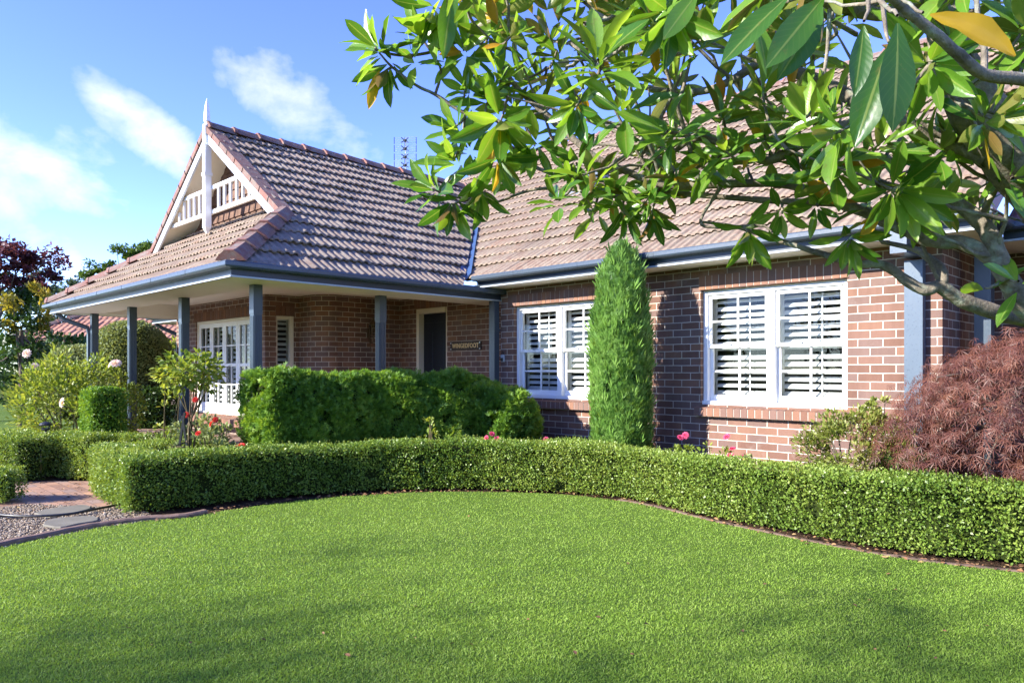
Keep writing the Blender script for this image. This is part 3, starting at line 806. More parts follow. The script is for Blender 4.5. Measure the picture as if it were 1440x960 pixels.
# ---- the gablet: shingled wall, barge boards, verge tiles, battened screen, finial
mb = MB()
zb = ZE + PT*(GW - YF) - 0.25
hb = (RZ - zb)/PT
mb.face([(RX-hb, GW, zb), (RX+hb, GW, zb), (RX, GW, RZ)])
mb.face([(RX-hb, GW+0.1, zb), (RX+hb, GW+0.1, zb), (RX, GW+0.1, RZ)])
for row in range(11):                                    # courses of timber shingles
    z0_ = zb + 0.17 + row*0.155; z1_ = z0_ + 0.175
    w_ = (RZ - z1_)/PT - 0.03
    if w_ < 0.1: break
    x = RX - w_ + (0.07 if row % 2 else 0.0)
    while x < RX + w_ - 0.05:
        ww = random.uniform(0.10, 0.17); xe = min(x + ww, RX + w_)
        mb.poly([(x, GW-0.030, z0_), (xe-0.006, GW-0.030, z0_), (xe-0.006, GW-0.006, z1_), (x, GW-0.006, z1_), (x, GW-0.002, z0_), (xe-0.006, GW-0.002, z0_)],
                [(0, 1, 2, 3), (0, 4, 5, 1), (0, 3, 4), (1, 5, 2)], random.random())
        x += ww
gab = mb.build('gable_wall', M['shingle'], house)
ang = math.atan(PT)
for sgn in (1, -1):
    ez = lambda dz, dx: None
    dirv_ = Vector((sgn*cs, 0, -sn)); nrm = Vector((sgn*sn, 0, cs))
    ap = Vector((RX, GV, RZ)); L = (GV - YF); Lb = ((XR - (GV-YF)) - RX)/cs - 0.12
    def slab(a, b, y0, y1, n0, n1):
        p = [ap + dirv_*s + nrm*n for (s, n) in ((a, n0), (b, n0), (b, n1), (a, n1))]
        return [(q.x, y0, q.z) for q in p], [(q.x, y1, q.z) for q in p]
    mb = MB(); mb.prism(*slab(0.05, Lb, GV-0.03, GV+0.005, -0.165, -0.045)); mb.build('barge_board', M['barge'], house)
    mb = MB(); mb.prism(*slab(0.0, Lb+0.02, GV+0.006, GW, -0.085, -0.040)); mb.build('verge_lining', M['soffit'], house)
    mb = MB()
    k = int(Lb/0.335)
    for i in range(k+1):
        a = i*Lb/(k+1)
        mb.prism(*slab(a-0.01, a + Lb/(k+1) + 0.015, GV-0.055, GV+0.16, -0.03 + 0.0, 0.055 + random.uniform(0, 0.006)), rnd=0.2+0.6*random.random())
    mb.build('verge_tile', M['cap'], house)
Zr0, Zr1 = 3.85, 4.24                                    # rails of the white screen
mb = MB(); yb = GV + 0.06
for z in (Zr0, Zr1):
    w_ = (RZ - z)/PT - 0.16
    mb.box(RX-w_, RX+w_, yb-0.022, yb+0.022, z-0.03, z+0.03)
w0 = (RZ - Zr0)/PT - 0.2
nb = 7
for sgn in (-1, 1):
    for i in range(1, nb+1):
        x = RX + sgn*(0.05 + i*(w0-0.05)/(nb+0.6))
        top = min(Zr1, RZ - abs(x-RX)*PT - 0.18)
        if top > Zr0 + 0.06: mb.box(x-0.02, x+0.02, yb-0.018, yb+0.018, Zr0+0.03, top-0.03 if top == Zr1 else top)
mb.build('gable_screen', M['white'], house)
mb = MB(); yf = GV - 0.02; q = 0.052
mb.box(RX-q, RX+q, yf-q, yf+q, 3.60, 5.22); mb.prism([(RX-q,yf-q,3.60),(RX+q,yf-q,3.60),(RX+q,yf+q,3.60),(RX-q,yf+q,3.60)], [(RX-.012,yf-.012,3.50),(RX+.012,yf-.012,3.50),(RX+.012,yf+.012,3.50),(RX-.012,yf+.012,3.50)])
mb.box(RX-q-0.012, RX+q+0.012, yf-q-0.012, yf+q+0.012, 4.42, 4.47); mb.box(RX-q-0.012, RX+q+0.012, yf-q-0.012, yf+q+0.012, 4.90, 4.94)
mb.lathe((RX, yf, 5.22), [(0.062, 0), (0.062, 0.02), (0.040, 0.035), (0.036, 0.06), (0.050, 0.075), (0.046, 0.20), (0.036, 0.30), (0.024, 0.36), (0.008, 0.42), (0.002, 0.45)], 12)
mb.build('finial', M['white'], house)

# ---- roof window
p0 = Vector((-8.02, 9.55, zt(9.55))); ey_ = Vector((0, cs, sn)); ez_ = Vector((0, -sn, cs)); ex_ = Vector((1, 0, 0))
mb = MB(); mb.obox(p0 + ez_*0.06, ex_*0.33, ey_*0.05, ez_*0.06); mb.obox(p0 + ez_*0.06 + ey_*0.75, ex_*0.33, ey_*0.05, ez_*0.06)
for sgn in (-1, 1): mb.obox(p0 + ez_*0.06 + ey_*0.375 + ex_*0.30*sgn, ex_*0.03, ey_*0.32, ez_*0.06)
sk = mb.build('roof_window', M['lead'], house)
mb = MB(); mb.obox(p0 + ez_*0.085 + ey_*0.375, ex_*0.268, ey_*0.32, ez_*0.006); mb.build('pane', m_plain('roof_glass', (0.05, 0.07, 0.10), 0.08, 0.6, 0.05), sk)

# ================================================================== things fixed to or standing on the house
# house sign
t_c = (-8.80, 8.05)
sg = empty('house_sign', (t_c[0], 8.03, 1.42), 'dark wooden name board with brass lettering on the brick wall by the front door', 'sign')
mb = MB(); fbox(mb, FS, -9.50, -8.74, 0.003, 0.028, 1.65, 1.785); mb.build('board', M['plaque'], sg, bevel=0.004)
def lettering(txt, F, s_mid, z_mid, size, n, mat, parent, name='lettering', squeeze=1.0):
    cu = bpy.data.curves.new(name, 'FONT'); cu.body = txt; cu.size = size; cu.extrude = 0.004; cu.align_x = 'CENTER'; cu.align_y = 'CENTER'; cu.space_character = 1.12
    cu.offset = 0.0022
    ob = bpy.data.objects.new(name, cu); COL.objects.link(ob)
    bpy.context.view_layer.update()
    dg = bpy.context.evaluated_depsgraph_get(); me = bpy.data.meshes.new_from_object(ob.evaluated_get(dg))
    bpy.data.objects.remove(ob)
    for v in me.vertices:
        a, b, c = v.co; v.co = F(s_mid + a*squeeze, n + c, z_mid + b)
    bm = bmesh.new(); bm.from_mesh(me); bmesh.ops.recalc_face_normals(bm, faces=bm.faces); bm.to_mesh(me); bm.free()
    me.materials.clear(); me.materials.append(mat); me.name = name
    o2 = bpy.data.objects.new(name, me); COL.objects.link(o2)
    return place(o2, parent)
lettering('WINGED', FS, -9.245, 1.718, 0.105, 0.033, M['gold'], sg, squeeze=0.86)
lettering('FOOT', FS, -8.915, 1.718, 0.105, 0.033, M['gold'], sg, squeeze=0.86)
for (s_, z_) in ((-9.48, 1.668), (-9.48, 1.767), (-8.76, 1.668), (-8.76, 1.767)):
    mb = MB(); mb.obox(FS(s_, 0.03, z_), (0.009, 0, 0), (0, 0.005, 0), (0, 0, 0.009)); mb.build('screw', M['alu'], sg)

# key safe by the downpipe
ks = empty('key_safe', (-7.88, 7.68, 1.35), 'small grey key safe on the brickwork beside the corner downpipe', 'key safe')
mb = MB(); fbox(mb, FA, -7.905, -7.835, 0.003, 0.045, 1.44, 1.55); mb.build('case', M['lead'], ks, bevel=0.008)
mb = MB(); fbox(mb, FA, -7.893, -7.847, 0.045, 0.05, 1.45, 1.50)
for i in range(3): fbox(mb, FA, -7.888+i*0.014, -7.879+i*0.014, 0.05, 0.053, 1.455, 1.495)
mb.build('keypad', M['black'], ks)
mb = MB(); mb.tube([FA(-7.89, 0.025, 1.55), FA(-7.888, 0.025, 1.575), FA(-7.87, 0.025, 1.59), FA(-7.852, 0.025, 1.575), FA(-7.85, 0.025, 1.55)], 0.006, 6); mb.build('shackle', M['black'], ks)

# wall lantern
ln = empty('wall_lantern', (-10.9, 7.35, 1.8), 'old bronze carriage lantern on the brick wall under the verandah', 'lantern')
lx, ly, lz = -10.80, 7.36, 2.03
mb = MB(); mb.obox((-10.94, ly, lz-0.06), (0.012, 0, 0), (0, 0.035, 0), (0, 0, 0.09)); mb.tube([(-10.94, ly, lz-0.12), (-10.86, ly, lz-0.24), (lx, ly, lz-0.22), (lx, ly, lz-0.12)], 0.012, 6)
mb.tube([(-10.94, ly, lz-0.02), (-10.88, ly, lz-0.33)], [0.012, 0.006], 6)
mb.build('bracket', M['bronze'], ln)
mb = MB(); mb.lathe((lx, ly, lz-0.12), [(0.03, 0), (0.045, 0.01), (0.05, 0.025)], 8); mb.lathe((lx, ly, lz+0.08), [(0.085, 0), (0.06, 0.04), (0.03, 0.07), (0.012, 0.10), (0.015, 0.12), (0.004, 0.14)], 8)
for k in range(6):
    a = k*math.pi/3; mb.tube([(lx+0.05*math.cos(a), ly+0.05*math.sin(a), lz-0.10), (lx+0.078*math.cos(a), ly+0.078*math.sin(a), lz+0.085)], 0.006, 4)
mb.build('cage', M['bronze'], ln)
mb = MB(); mb.lathe((lx, ly, lz-0.095), [(0.044, 0), (0.070, 0.17)], 6); mb.build('glass', M['glass'], ln)

# television aerial standing behind the porch ridge
ax, ay = P(570.5, 240, 16.1).xy
zr = P(570.5, 244, 16.1).z
an = empty('television_aerial', (ax, ay, zr), 'phased array television aerial with a wire screen standing on the tiled roof', 'aerial')
mb = MB(); mb.tube([(ax, ay, zr-0.45), (ax, ay, zr+0.78)], 0.014, 6); mb.build('mast', M['alu'], an)
mb = MB(); ex_a = Vector((S2, S2, 0))
for bank in range(2):
    z0_ = zr + 0.09 + bank*0.36
    for k in range(9):
        z = z0_ + k*0.040; c = Vector((ax + 0.05, ay - 0.05, z)) + ex_a*(z - zr)*0.02
        mb.tube([c - ex_a*0.24 + Vector((0, 0, -0.012)), c + ex_a*0.24 + Vector((0, 0, 0.012))], 0.0035, 5)
    for sgn in (-1, 1):
        for h in (0, 1):
            c = Vector((ax + 0.05, ay - 0.05, z0_ + h*0.175)) + ex_a*(0.24*sgn)
            m2 = MB(); m2.tube([c, c + Vector((0, 0, 0.15))], 0.008, 5); m2.build('side_bar', M['black'], an)
    m2 = MB(); m2.tube([(ax+0.08, ay-0.08, z0_+0.02), (ax+0.08, ay-0.08, z0_+0.31)], 0.008, 5)
    for h in (0.06, 0.24):
        m2.obox(Vector((ax + 0.07, ay - 0.07, z0_ + h)), (0.03, 0, 0), (0, 0.03, 0), (0, 0, 0.022))
        for k, sgn in enumerate((-1, 1, -1, 1)):
            c = Vector((ax + 0.08, ay - 0.08, z0_ + h)); m2.tube([c, c + ex_a*(0.08*sgn) + Vector((0.02, -0.02, 0.055*(1 if k < 2 else -1)))], 0.010, 5)
    m2.build('dipole', M['black'], an)
mb.build('screen', M['alu'], an)
# ================================================================== GROUND
def m_ground():
    t = NT('rough_grass_ground'); n1 = t.noise(0.35, 5); n2 = t.noise(14, 5, 0.7)
    c = t.ramp(n1, [(0.35, (0.045, 0.085, 0.015)), (0.65, (0.075, 0.12, 0.022))])
    c = t.mix(0.7, c, t.ramp(n2, [(0.3, (0.5,)*3), (0.7, (1.2,)*3)]), 'MULTIPLY')
    return t.done(t.bsdf(c, 0.9, 0.1, normal=t.bump(n2, 0.6, 0.03)))
def m_soil():
    t = NT('garden_soil'); n1 = t.noise(7, 6, 0.7); n2 = t.noise(70, 4, 0.7)
    c = t.ramp(n1, [(0.3, (0.030, 0.018, 0.011)), (0.55, (0.075, 0.045, 0.028)), (0.75, (0.16, 0.085, 0.05))])
    c = t.mix(0.8, c, t.ramp(n2, [(0.3, (0.35,)*3), (0.7, (1.3,)*3)]), 'MULTIPLY')
    return t.done(t.bsdf(c, 0.95, 0.1, normal=t.bump(n2, 0.9, 0.03)))
def m_lawn():
    t = NT('lawn_turf'); n1 = t.noise(1.1, 5, 0.6); n2 = t.noise(60, 4, 0.7)
    c = t.ramp(n1, [(0.3, (0.085, 0.150, 0.024)), (0.7, (0.130, 0.200, 0.036))])
    c = t.mix(0.8, c, t.ramp(n2, [(0.3, (0.45,)*3), (0.7, (1.15,)*3)]), 'MULTIPLY')
    return t.done(t.bsdf(c, 0.9, 0.1, normal=t.bump(n2, 0.8, 0.02)))
M['ground'] = m_ground(); M['soil'] = m_soil(); M['lawn'] = m_lawn()
M['asphalt'] = m_plain('driveway_concrete', (0.30, 0.28, 0.27), 0.85, 0.2, 0.15, 3, bump=0.2)
M['gravel_bed'] = m_plain('gravel_bed', (0.16, 0.12, 0.09), 0.9, 0.2, 0.5, 40, bump=0.8)
M['paver'] = m_brick('brick_paving', 0.23, 0.115, 0.5, mortar=0.003, mcol=(0.12, 0.09, 0.07), tint=(1.75, 1.9, 1.85))
M['flag'] = m_plain('flagstone', (0.17, 0.155, 0.12), 0.8, 0.25, 0.25, 7, bump=0.3, dirt=(0.12, 0.13, 0.06))
M['kerb'] = m_plain('brown_kerb', (0.19, 0.125, 0.10), 0.85, 0.2, 0.3, 12, bump=0.4, dirt=(0.08, 0.06, 0.05))

M['kerb2'] = m_plain('earthy_kerb', (0.15, 0.10, 0.075), 0.9, 0.15, 0.4, 9, bump=0.5, dirt=(0.05, 0.04, 0.025))
def sheet(name, pts, z, mat):
    mb = MB(); mb.face([(p[0], p[1], z) for p in pts]); o = mb.build(name, mat, recalc=False)
    if o.data.polygons[0].normal.z < 0:
        o.data.flip_normals()
    return tag(o, kind='structure')
ground = sheet('ground', [(-600, -600), (600, -600), (600, 600), (-600, 600)], -0.012, M['ground'])
sheet('garden_bed', [(-15.4, 0.9), (-9.5, 0.6), (-7.4, 1.6), (-4, 3), (1.5, 4.4), (3.5, 5), (3.5, 9.1), (-15.4, 9.1)], -0.008, M['soil'])

def smooth_line(pts, n=6, closed=False):
    """Catmull-Rom through 2-D points"""
    pts = [np.array(p[:2], float) for p in pts]; out = []
    for i in range(len(pts)-1):
        p0 = pts[max(i-1, 0)]; p1, p2 = pts[i], pts[i+1]; p3 = pts[min(i+2, len(pts)-1)]
        for k in range(n):
            t = k/n
            out.append(0.5*((2*p1) + (-p0+p2)*t + (2*p0-5*p1+4*p2-p3)*t*t + (-p0+3*p1-3*p2+p3)*t**3))
    out.append(pts[-1]); return np.array(out)
EDGE_PX = [(-60, 783), (0, 770), (60, 757), (130, 743), (200, 733), (262, 728), (330, 716), (450, 701), (540, 695), (600, 692), (700, 692), (800, 696), (900, 709), (1000, 733), (1100, 754), (1200, 774), (1300, 790), (1440, 806), (1560, 820)]
edge = smooth_line([G(x, y) for x, y in EDGE_PX])
LAWN_POLY = np.concatenate([edge, np.array([(2.2, 5.4), (6, 1), (6, -8), (-6, -8), (-9.5, -3), (-9.6, 0.2)])])
sheet('lawn', LAWN_POLY, 0.004, M['lawn'])

def strip(pts, w0, w1, z0, z1, name, mat, label=None, cat=None, kind=None, jitter=0.0):
    """a low kerb swept along a 2-D line, w0..w1 to its left"""
    pts = np.asarray(pts); t = np.gradient(pts, axis=0); t /= np.linalg.norm(t, axis=1)[:, None]
    nn = np.stack([-t[:, 1], t[:, 0]], 1)
    mb = MB(); L = []
    for p, n in zip(pts, nn):
        j = random.uniform(-jitter, jitter)
        a, b = p + n*w0, p + n*w1
        L.append([(a[0], a[1], z0), (a[0], a[1], z1-0.012+j), (a[0]*0.8+b[0]*0.2, a[1]*0.8+b[1]*0.2, z1+j), (a[0]*0.2+b[0]*0.8, a[1]*0.2+b[1]*0.8, z1+j), (b[0], b[1], z1-0.012+j), (b[0], b[1], z0)])
    for a, b in zip(L, L[1:]): mb.prism(a, b, caps=False)
    o = mb.build(name, mat)
    return tag(o, label, cat, kind=kind)
strip(edge[3:34], 0.0, 0.075, -0.02, 0.038, 'lawn_kerb', M['kerb'], 'dark curved kerb between the lawn and the gravel at the left', 'kerb', jitter=0.003)
strip(edge[70:], 0.005, 0.060, -0.02, 0.012, 'lawn_kerb', M['kerb2'], 'worn brown kerb between the lawn and the low hedge at the right', 'kerb', jitter=0.004)

# brick path, gravel, flagstones, hose, driveway, far lawn
path_px = [(-80, 722), (0, 717), (36, 712), (150, 717), (175, 706), (130, 690), (125, 676), (30, 676), (-80, 672)]
sheet('path', [G(x, y) for x, y in path_px], 0.0, M['paver'])
grav_px = [(-60, 783), (0, 771), (60, 758), (130, 744), (200, 734), (215, 726), (175, 700), (150, 713), (36, 709), (0, 714), (-80, 718)]
GRAV = np.array([G(x, y)[:2] for x, y in grav_px])
sheet('gravel_bed', GRAV, -0.004, M['gravel_bed'])
sheet('driveway', [(-12.6, -1.0), (-11.35, 1.5), (-13.0, 4.0), (-17.2, 4.6), (-19.2, 3.4), (-17.5, 1.0), (-16.0, -1.5)], -0.004, M['asphalt'])
sheet('far_lawn', [(-16, -2.5), (-17.5, 1.0), (-19.2, 3.4), (-22, 7), (-40, 14), (-60, 14), (-60, -12)], -0.004, M['lawn'])

def inside(poly, pts):
    x, y = pts[:, 0], pts[:, 1]; r = np.zeros(len(pts), bool); n = len(poly)
    for i in range(n):
        x1, y1 = poly[i]; x2, y2 = poly[(i+1) % n]
        c = ((y1 > y) != (y2 > y)) & (x < (x2-x1)*(y-y1)/(y2-y1+1e-12)+x1); r ^= c
    return r
def slab_stone(px, z, seed):
    rr_ = random.Random(seed); pts = [G(x, y) for x, y in px]
    pts = smooth_line(pts + [pts[0]], 3)[:-1]; c = pts.mean(0)
    mb = MB()
    lo = [(p[0], p[1], -0.03) for p in pts]; mid = [(p[0], p[1], z-0.008) for p in pts]; hi = [(c[0]+(p[0]-c[0])*0.96, c[1]+(p[1]-c[1])*0.96, z) for p in pts]
    mb.prism(lo, mid, caps=False); mb.prism(mid, hi, caps=True)
    return mb.build('stepping_stone', M['flag'])
tag(slab_stone([(48, 724), (62, 719), (90, 715), (118, 712), (128, 717), (100, 724), (70, 729)], 0.022, 1), 'flat stepping stone behind the black hose, next to the brick path', 'stepping stone', 'stepping stones in the gravel')
tag(slab_stone([(60, 741), (66, 734), (90, 730), (130, 728), (138, 734), (110, 739), (85, 744)], 0.022, 2), 'flat stepping stone between the black hose and the lawn kerb', 'stepping stone', 'stepping stones in the gravel')
hose = [G(x, y, 0.03) for x, y in [(-60, 716), (0, 724), (40, 726), (80, 724.5), (110, 721), (140, 715), (170, 709)]]
hp = smooth_line(hose, 5)
mb = MB(); mb.tube([(p[0], p[1], 0.034) for p in hp], 0.011, 8)
tag(mb.build('garden_hose', M['black'], smooth=True), 'black garden hose lying across the gravel at the left', 'hose')

# pebbles
def pebbles(poly, n, rmin, rmax, name, mat, z=0.0, seed=5):
    r = np.random.default_rng(seed); lo, hi = poly.min(0), poly.max(0)
    p = r.uniform(lo, hi, (n*3, 2)); p = p[inside(poly, p)][:n]; n = len(p)
    ico = bmesh.new(); bmesh.ops.create_icosphere(ico, subdivisions=1, radius=1)
    bv = np.array([v.co[:] for v in ico.verts]); bf = np.array([[v.index for v in f.verts] for f in ico.faces]); ico.free()
    s = r.uniform(rmin, rmax, (n, 1, 1)) * r.uniform(0.6, 1.3, (n, 1, 3)); s[..., 2] *= 0.65
    a = r.uniform(0, 6.28, n); ca, sa = np.cos(a)[:, None], np.sin(a)[:, None]
    v = bv[None]*s; v = v + r.normal(0, 0.06, v.shape)*s
    x = v[..., 0]*ca - v[..., 1]*sa + p[:, :1]; y = v[..., 0]*sa + v[..., 1]*ca + p[:, 1:]; zz = v[..., 2] + z
    V = np.stack([x, y, zz], -1).reshape(-1, 3); Fc = (bf[None] + (np.arange(n)*len(bv))[:, None, None]).reshape(-1, 3)
    return np_mesh(name, V, Fc, mat, None, np.repeat(r.random(n), len(bv)), smooth=True)
def m_pebble():
    t = NT('pebble'); c = t.ramp(t.attr(), [(0, (0.08, 0.06, 0.042)), (0.3, (0.22, 0.16, 0.105)), (0.6, (0.32, 0.24, 0.155)), (0.85, (0.18, 0.165, 0.14)), (1, (0.48, 0.41, 0.31))])
    return t.done(t.bsdf(c, 0.8, 0.25))
def m_litter():
    t = NT('leaf_litter'); c = t.ramp(t.attr(), [(0, (0.06, 0.035, 0.02)), (0.4, (0.16, 0.085, 0.045)), (0.75, (0.30, 0.15, 0.07)), (1, (0.40, 0.28, 0.12))])
    return t.done(t.bsdf(c, 0.85, 0.15))
M['pebble'] = m_pebble(); M['litter'] = m_litter()
tag(pebbles(GRAV, 9000, 0.005, 0.013, 'gravel', M['pebble'], 0.004), 'loose brown gravel between the brick path and the lawn kerb', 'gravel', kind='stuff')

# ---- grass: real blades, finer and denser close to the camera
def m_blade():
    t = NT('grass_blade')
    n1 = t.noise(0.9, 4, 0.6); n2 = t.noise(4.5, 4, 0.6)
    f = t.math('ADD', t.math('MULTIPLY', t.attr(), 0.46), t.math('ADD', t.math('MULTIPLY', n1, 0.38), t.math('MULTIPLY', n2, 0.24)))
    c = t.ramp(f, [(0.10, (0.090, 0.180, 0.018)), (0.34, (0.190, 0.320, 0.036)), (0.64, (0.280, 0.420, 0.060)), (0.88, (0.38, 0.47, 0.12)), (1.0, (0.46, 0.42, 0.20))])
    b = t.bsdf(c, 0.5, 0.25); tr = t.n('ShaderNodeBsdfTranslucent'); t.l(t.mix(1.0, c, (1.5, 1.35, 0.7), 'MULTIPLY'), tr.inputs['Color'])
    m = t.n('ShaderNodeMixShader'); m.inputs[0].default_value = 0.36; t.l(b.outputs[0], m.inputs[1]); t.l(tr.outputs[0], m.inputs[2])
    return t.done(m)
M['blade'] = m_blade()
def grass(poly, n, name, seed, hmin=0.006, hmax=0.014, w=0.0034, power=1.25, dmin=2.7, dmax=11):
    r = np.random.default_rng(seed)
    # sample in camera-centred polar coordinates so that density falls off with distance
    u = r.random(n*2); d = dmin * (dmax/dmin) ** (u ** power)
    lat = r.uniform(-0.85, 0.85, n*2) * d
    X = (lat - d)*S2; Y = (lat + d)*S2
    p = np.stack([X, Y], 1); k = inside(poly, p); p = p[k][:n]; d = d[k][:n]; n = len(p)
    h = r.uniform(hmin, hmax, n) * np.clip(r.normal(1, 0.25, n), 0.4, 1.8); a = r.uniform(0, 6.283, n); lean = r.uniform(0.1, 1.7, n)*h
    la = r.uniform(0, 6.283, n); ww = w * (0.6 + 0.14*d) * r.uniform(0.7, 1.3, n)
    sx, sy = np.cos(a)*ww/2, np.sin(a)*ww/2
    z0 = 0.002
    V = np.empty((n, 5, 3))
    V[:, 0] = np.stack([p[:, 0]-sx, p[:, 1]-sy, np.full(n, z0)], 1); V[:, 1] = np.stack([p[:, 0]+sx, p[:, 1]+sy, np.full(n, z0)], 1)
    mx, my = p[:, 0]+np.cos(la)*lean*0.35, p[:, 1]+np.sin(la)*lean*0.35
    V[:, 2] = np.stack([mx+sx*0.8, my+sy*0.8, z0+h*0.62], 1); V[:, 3] = np.stack([mx-sx*0.8, my-sy*0.8, z0+h*0.62], 1)
    V[:, 4] = np.stack([p[:, 0]+np.cos(la)*lean, p[:, 1]+np.sin(la)*lean, z0+h], 1)
    b = np.arange(n)[:, None]*5
    q = b + np.array([[0, 1, 2, 3]]); t3 = b + np.array([[3, 2, 4]])
    return np_mesh(name, V.reshape(-1, 3), [q, t3], M['blade'], None, np.repeat(r.random(n), 5))
tag(grass(LAWN_POLY, 420000, 'lawn_grass', 21), 'fine short bright green lawn grass', 'grass', kind='stuff')
# ================================================================== PLANTS: helpers
def rand_unit(r, n):
    v = r.normal(size=(n, 3)); return v / np.linalg.norm(v, axis=1)[:, None]
def norm_rows(v): return v / (np.linalg.norm(v, axis=1)[:, None] + 1e-9)
def lump(p, scale, seed=0):
    """cheap smooth 3-D noise in -1..1"""
    r = np.random.default_rng(seed); out = np.zeros(len(p)); w = 0
    for o in range(3):
        for k in range(4):
            d = r.normal(size=3); d /= np.linalg.norm(d); a = 0.6**o
            out += a*np.sin((p @ d)*scale*(1.9**o)*r.uniform(0.7, 1.3) + r.uniform(0, 6.28)); w += a*0.5
    return out / w
# leaf outlines: (along, across, lift), faces
T_OVAL = (np.array([(0, 0, 0), (0.42, 0.30, 0.10), (1, 0, 0), (0.42, -0.30, 0.10)], float), [np.array([[0, 1, 2, 3]])])
T_FOLD = (np.array([(0, 0, 0), (0.35, 0.27, 0.10), (0.75, 0.2, 0.06), (1, 0, -0.06), (0.75, -0.2, 0.06), (0.35, -0.27, 0.10), (0.5, 0, 0.0)], float),
          [np.array([[0, 6, 1, 1], [0, 5, 6, 6]])[:, :3], np.array([[6, 3, 2, 1], [6, 5, 4, 3]])])
T_BLADE = (np.array([(0, 0.07, 0), (0, -0.07, 0), (0.55, -0.10, 0.03), (0.55, 0.10, 0.03), (1, 0, 0)], float), [np.array([[0, 1, 2, 3]]), np.array([[3, 2, 4]])])
def fan(k, spread, w, curve=0.0, lens=None):
    v = []; q = []; t = []
    for i in range(k):
        a = (i/(k-1) - 0.5)*spread if k > 1 else 0; L = (lens[i] if lens else 1.0)
        c, s = math.cos(a), math.sin(a); b = len(v)
        for (x, y) in ((0.03, w*0.25), (0.03, -w*0.25), (0.55*L, -w), (0.55*L, w), (L, 0)):
            v.append((x*c - y*s, x*s + y*c, -curve*x*x + 0.06*(i % 2)))
        q.append([b, b+1, b+2, b+3]); t.append([b+3, b+2, b+4])
    return (np.array(v, float), [np.array(q), np.array(t)])
T_SPRAY = fan(3, 1.3, 0.105, 0.12, [0.8, 1.0, 0.8])
T_TUFT = fan(3, 0.8, 0.060, 0.05, [0.8, 1.0, 0.75])
T_LACE = fan(7, 3.4, 0.033, 0.45, [0.55, 0.8, 0.95, 1.0, 0.95, 0.8, 0.55])
def leaves_arrays(p, axis, up, size, tmpl):
    """vertex and face arrays of one leaf per row"""
    tv, tf = tmpl; n = len(p)
    axis = norm_rows(axis); side = norm_rows(np.cross(up, axis)); nn = np.cross(axis, side)
    sz = np.broadcast_to(np.asarray(size, float), (n,))[:, None, None]
    V = p[:, None] + sz*(tv[None, :, 0:1]*axis[:, None] + tv[None, :, 1:2]*side[:, None] + tv[None, :, 2:3]*nn[:, None])
    off = (np.arange(n)*len(tv))[:, None, None]
    return V.reshape(-1, 3), [(f[None] + off).reshape(-1, f.shape[1]) for f in tf], len(tv)
class Foliage:
    def __init__(s): s.V = []; s.F = {}; s.R = []; s.M = {}; s.n = 0
    def add(s, V, Fs, rnd, mat=0):
        s.V.append(V); s.R.append(rnd)
        for f in Fs:
            s.F.setdefault(f.shape[1], []).append(f + s.n); s.M.setdefault(f.shape[1], []).append(np.full(len(f), mat))
        s.n += len(V)
    def leaves(s, p, axis, up, size, tmpl, rnd, mat=0):
        V, Fs, k = leaves_arrays(p, axis, up, size, tmpl); s.add(V, Fs, np.repeat(rnd, k), mat)
    def tube(s, path, rad, n=6, mat=1, rnd=0.5):
        mb = MB(); mb.tube(path, rad, n, caps=False)
        s.add(np.array([tuple(v) for v in mb.v]), [np.array(mb.f)], np.full(len(mb.v), rnd), mat)
    def build(s, name, mats, parent=None, smooth=False):
        ks = sorted(s.F); Fs = [np.concatenate(s.F[k]) for k in ks]; mi = np.concatenate([np.concatenate(s.M[k]) for k in ks])
        return np_mesh(name, np.concatenate(s.V), Fs, mats, parent, np.concatenate(s.R), smooth, mi)
def sample_quads(V, Q, n, r, weight=None):
    a, b, c, d = (V[Q[:, i]] for i in range(4))
    nv = np.cross(c - a, d - b); ar = np.linalg.norm(nv, axis=1)/2; nv = norm_rows(nv)
    w = ar.copy()
    if weight is not None: w *= weight((a+b+c+d)/4, nv)
    idx = r.choice(len(Q), n, p=w/w.sum()); u, v = r.random((n, 1)), r.random((n, 1))
    p = (1-u)*(1-v)*a[idx] + u*(1-v)*b[idx] + u*v*c[idx] + (1-u)*v*d[idx]
    return p, nv[idx], ar.sum()
CAMP = np.array([0, 0, EYE])
def facing(c, n):
    v = norm_rows(CAMP - c); d = (v*n).sum(1)
    return np.where(d > -0.12, 1.0, 0.25) * np.where(n[:, 2] < -0.5, 0.1, 1.0)
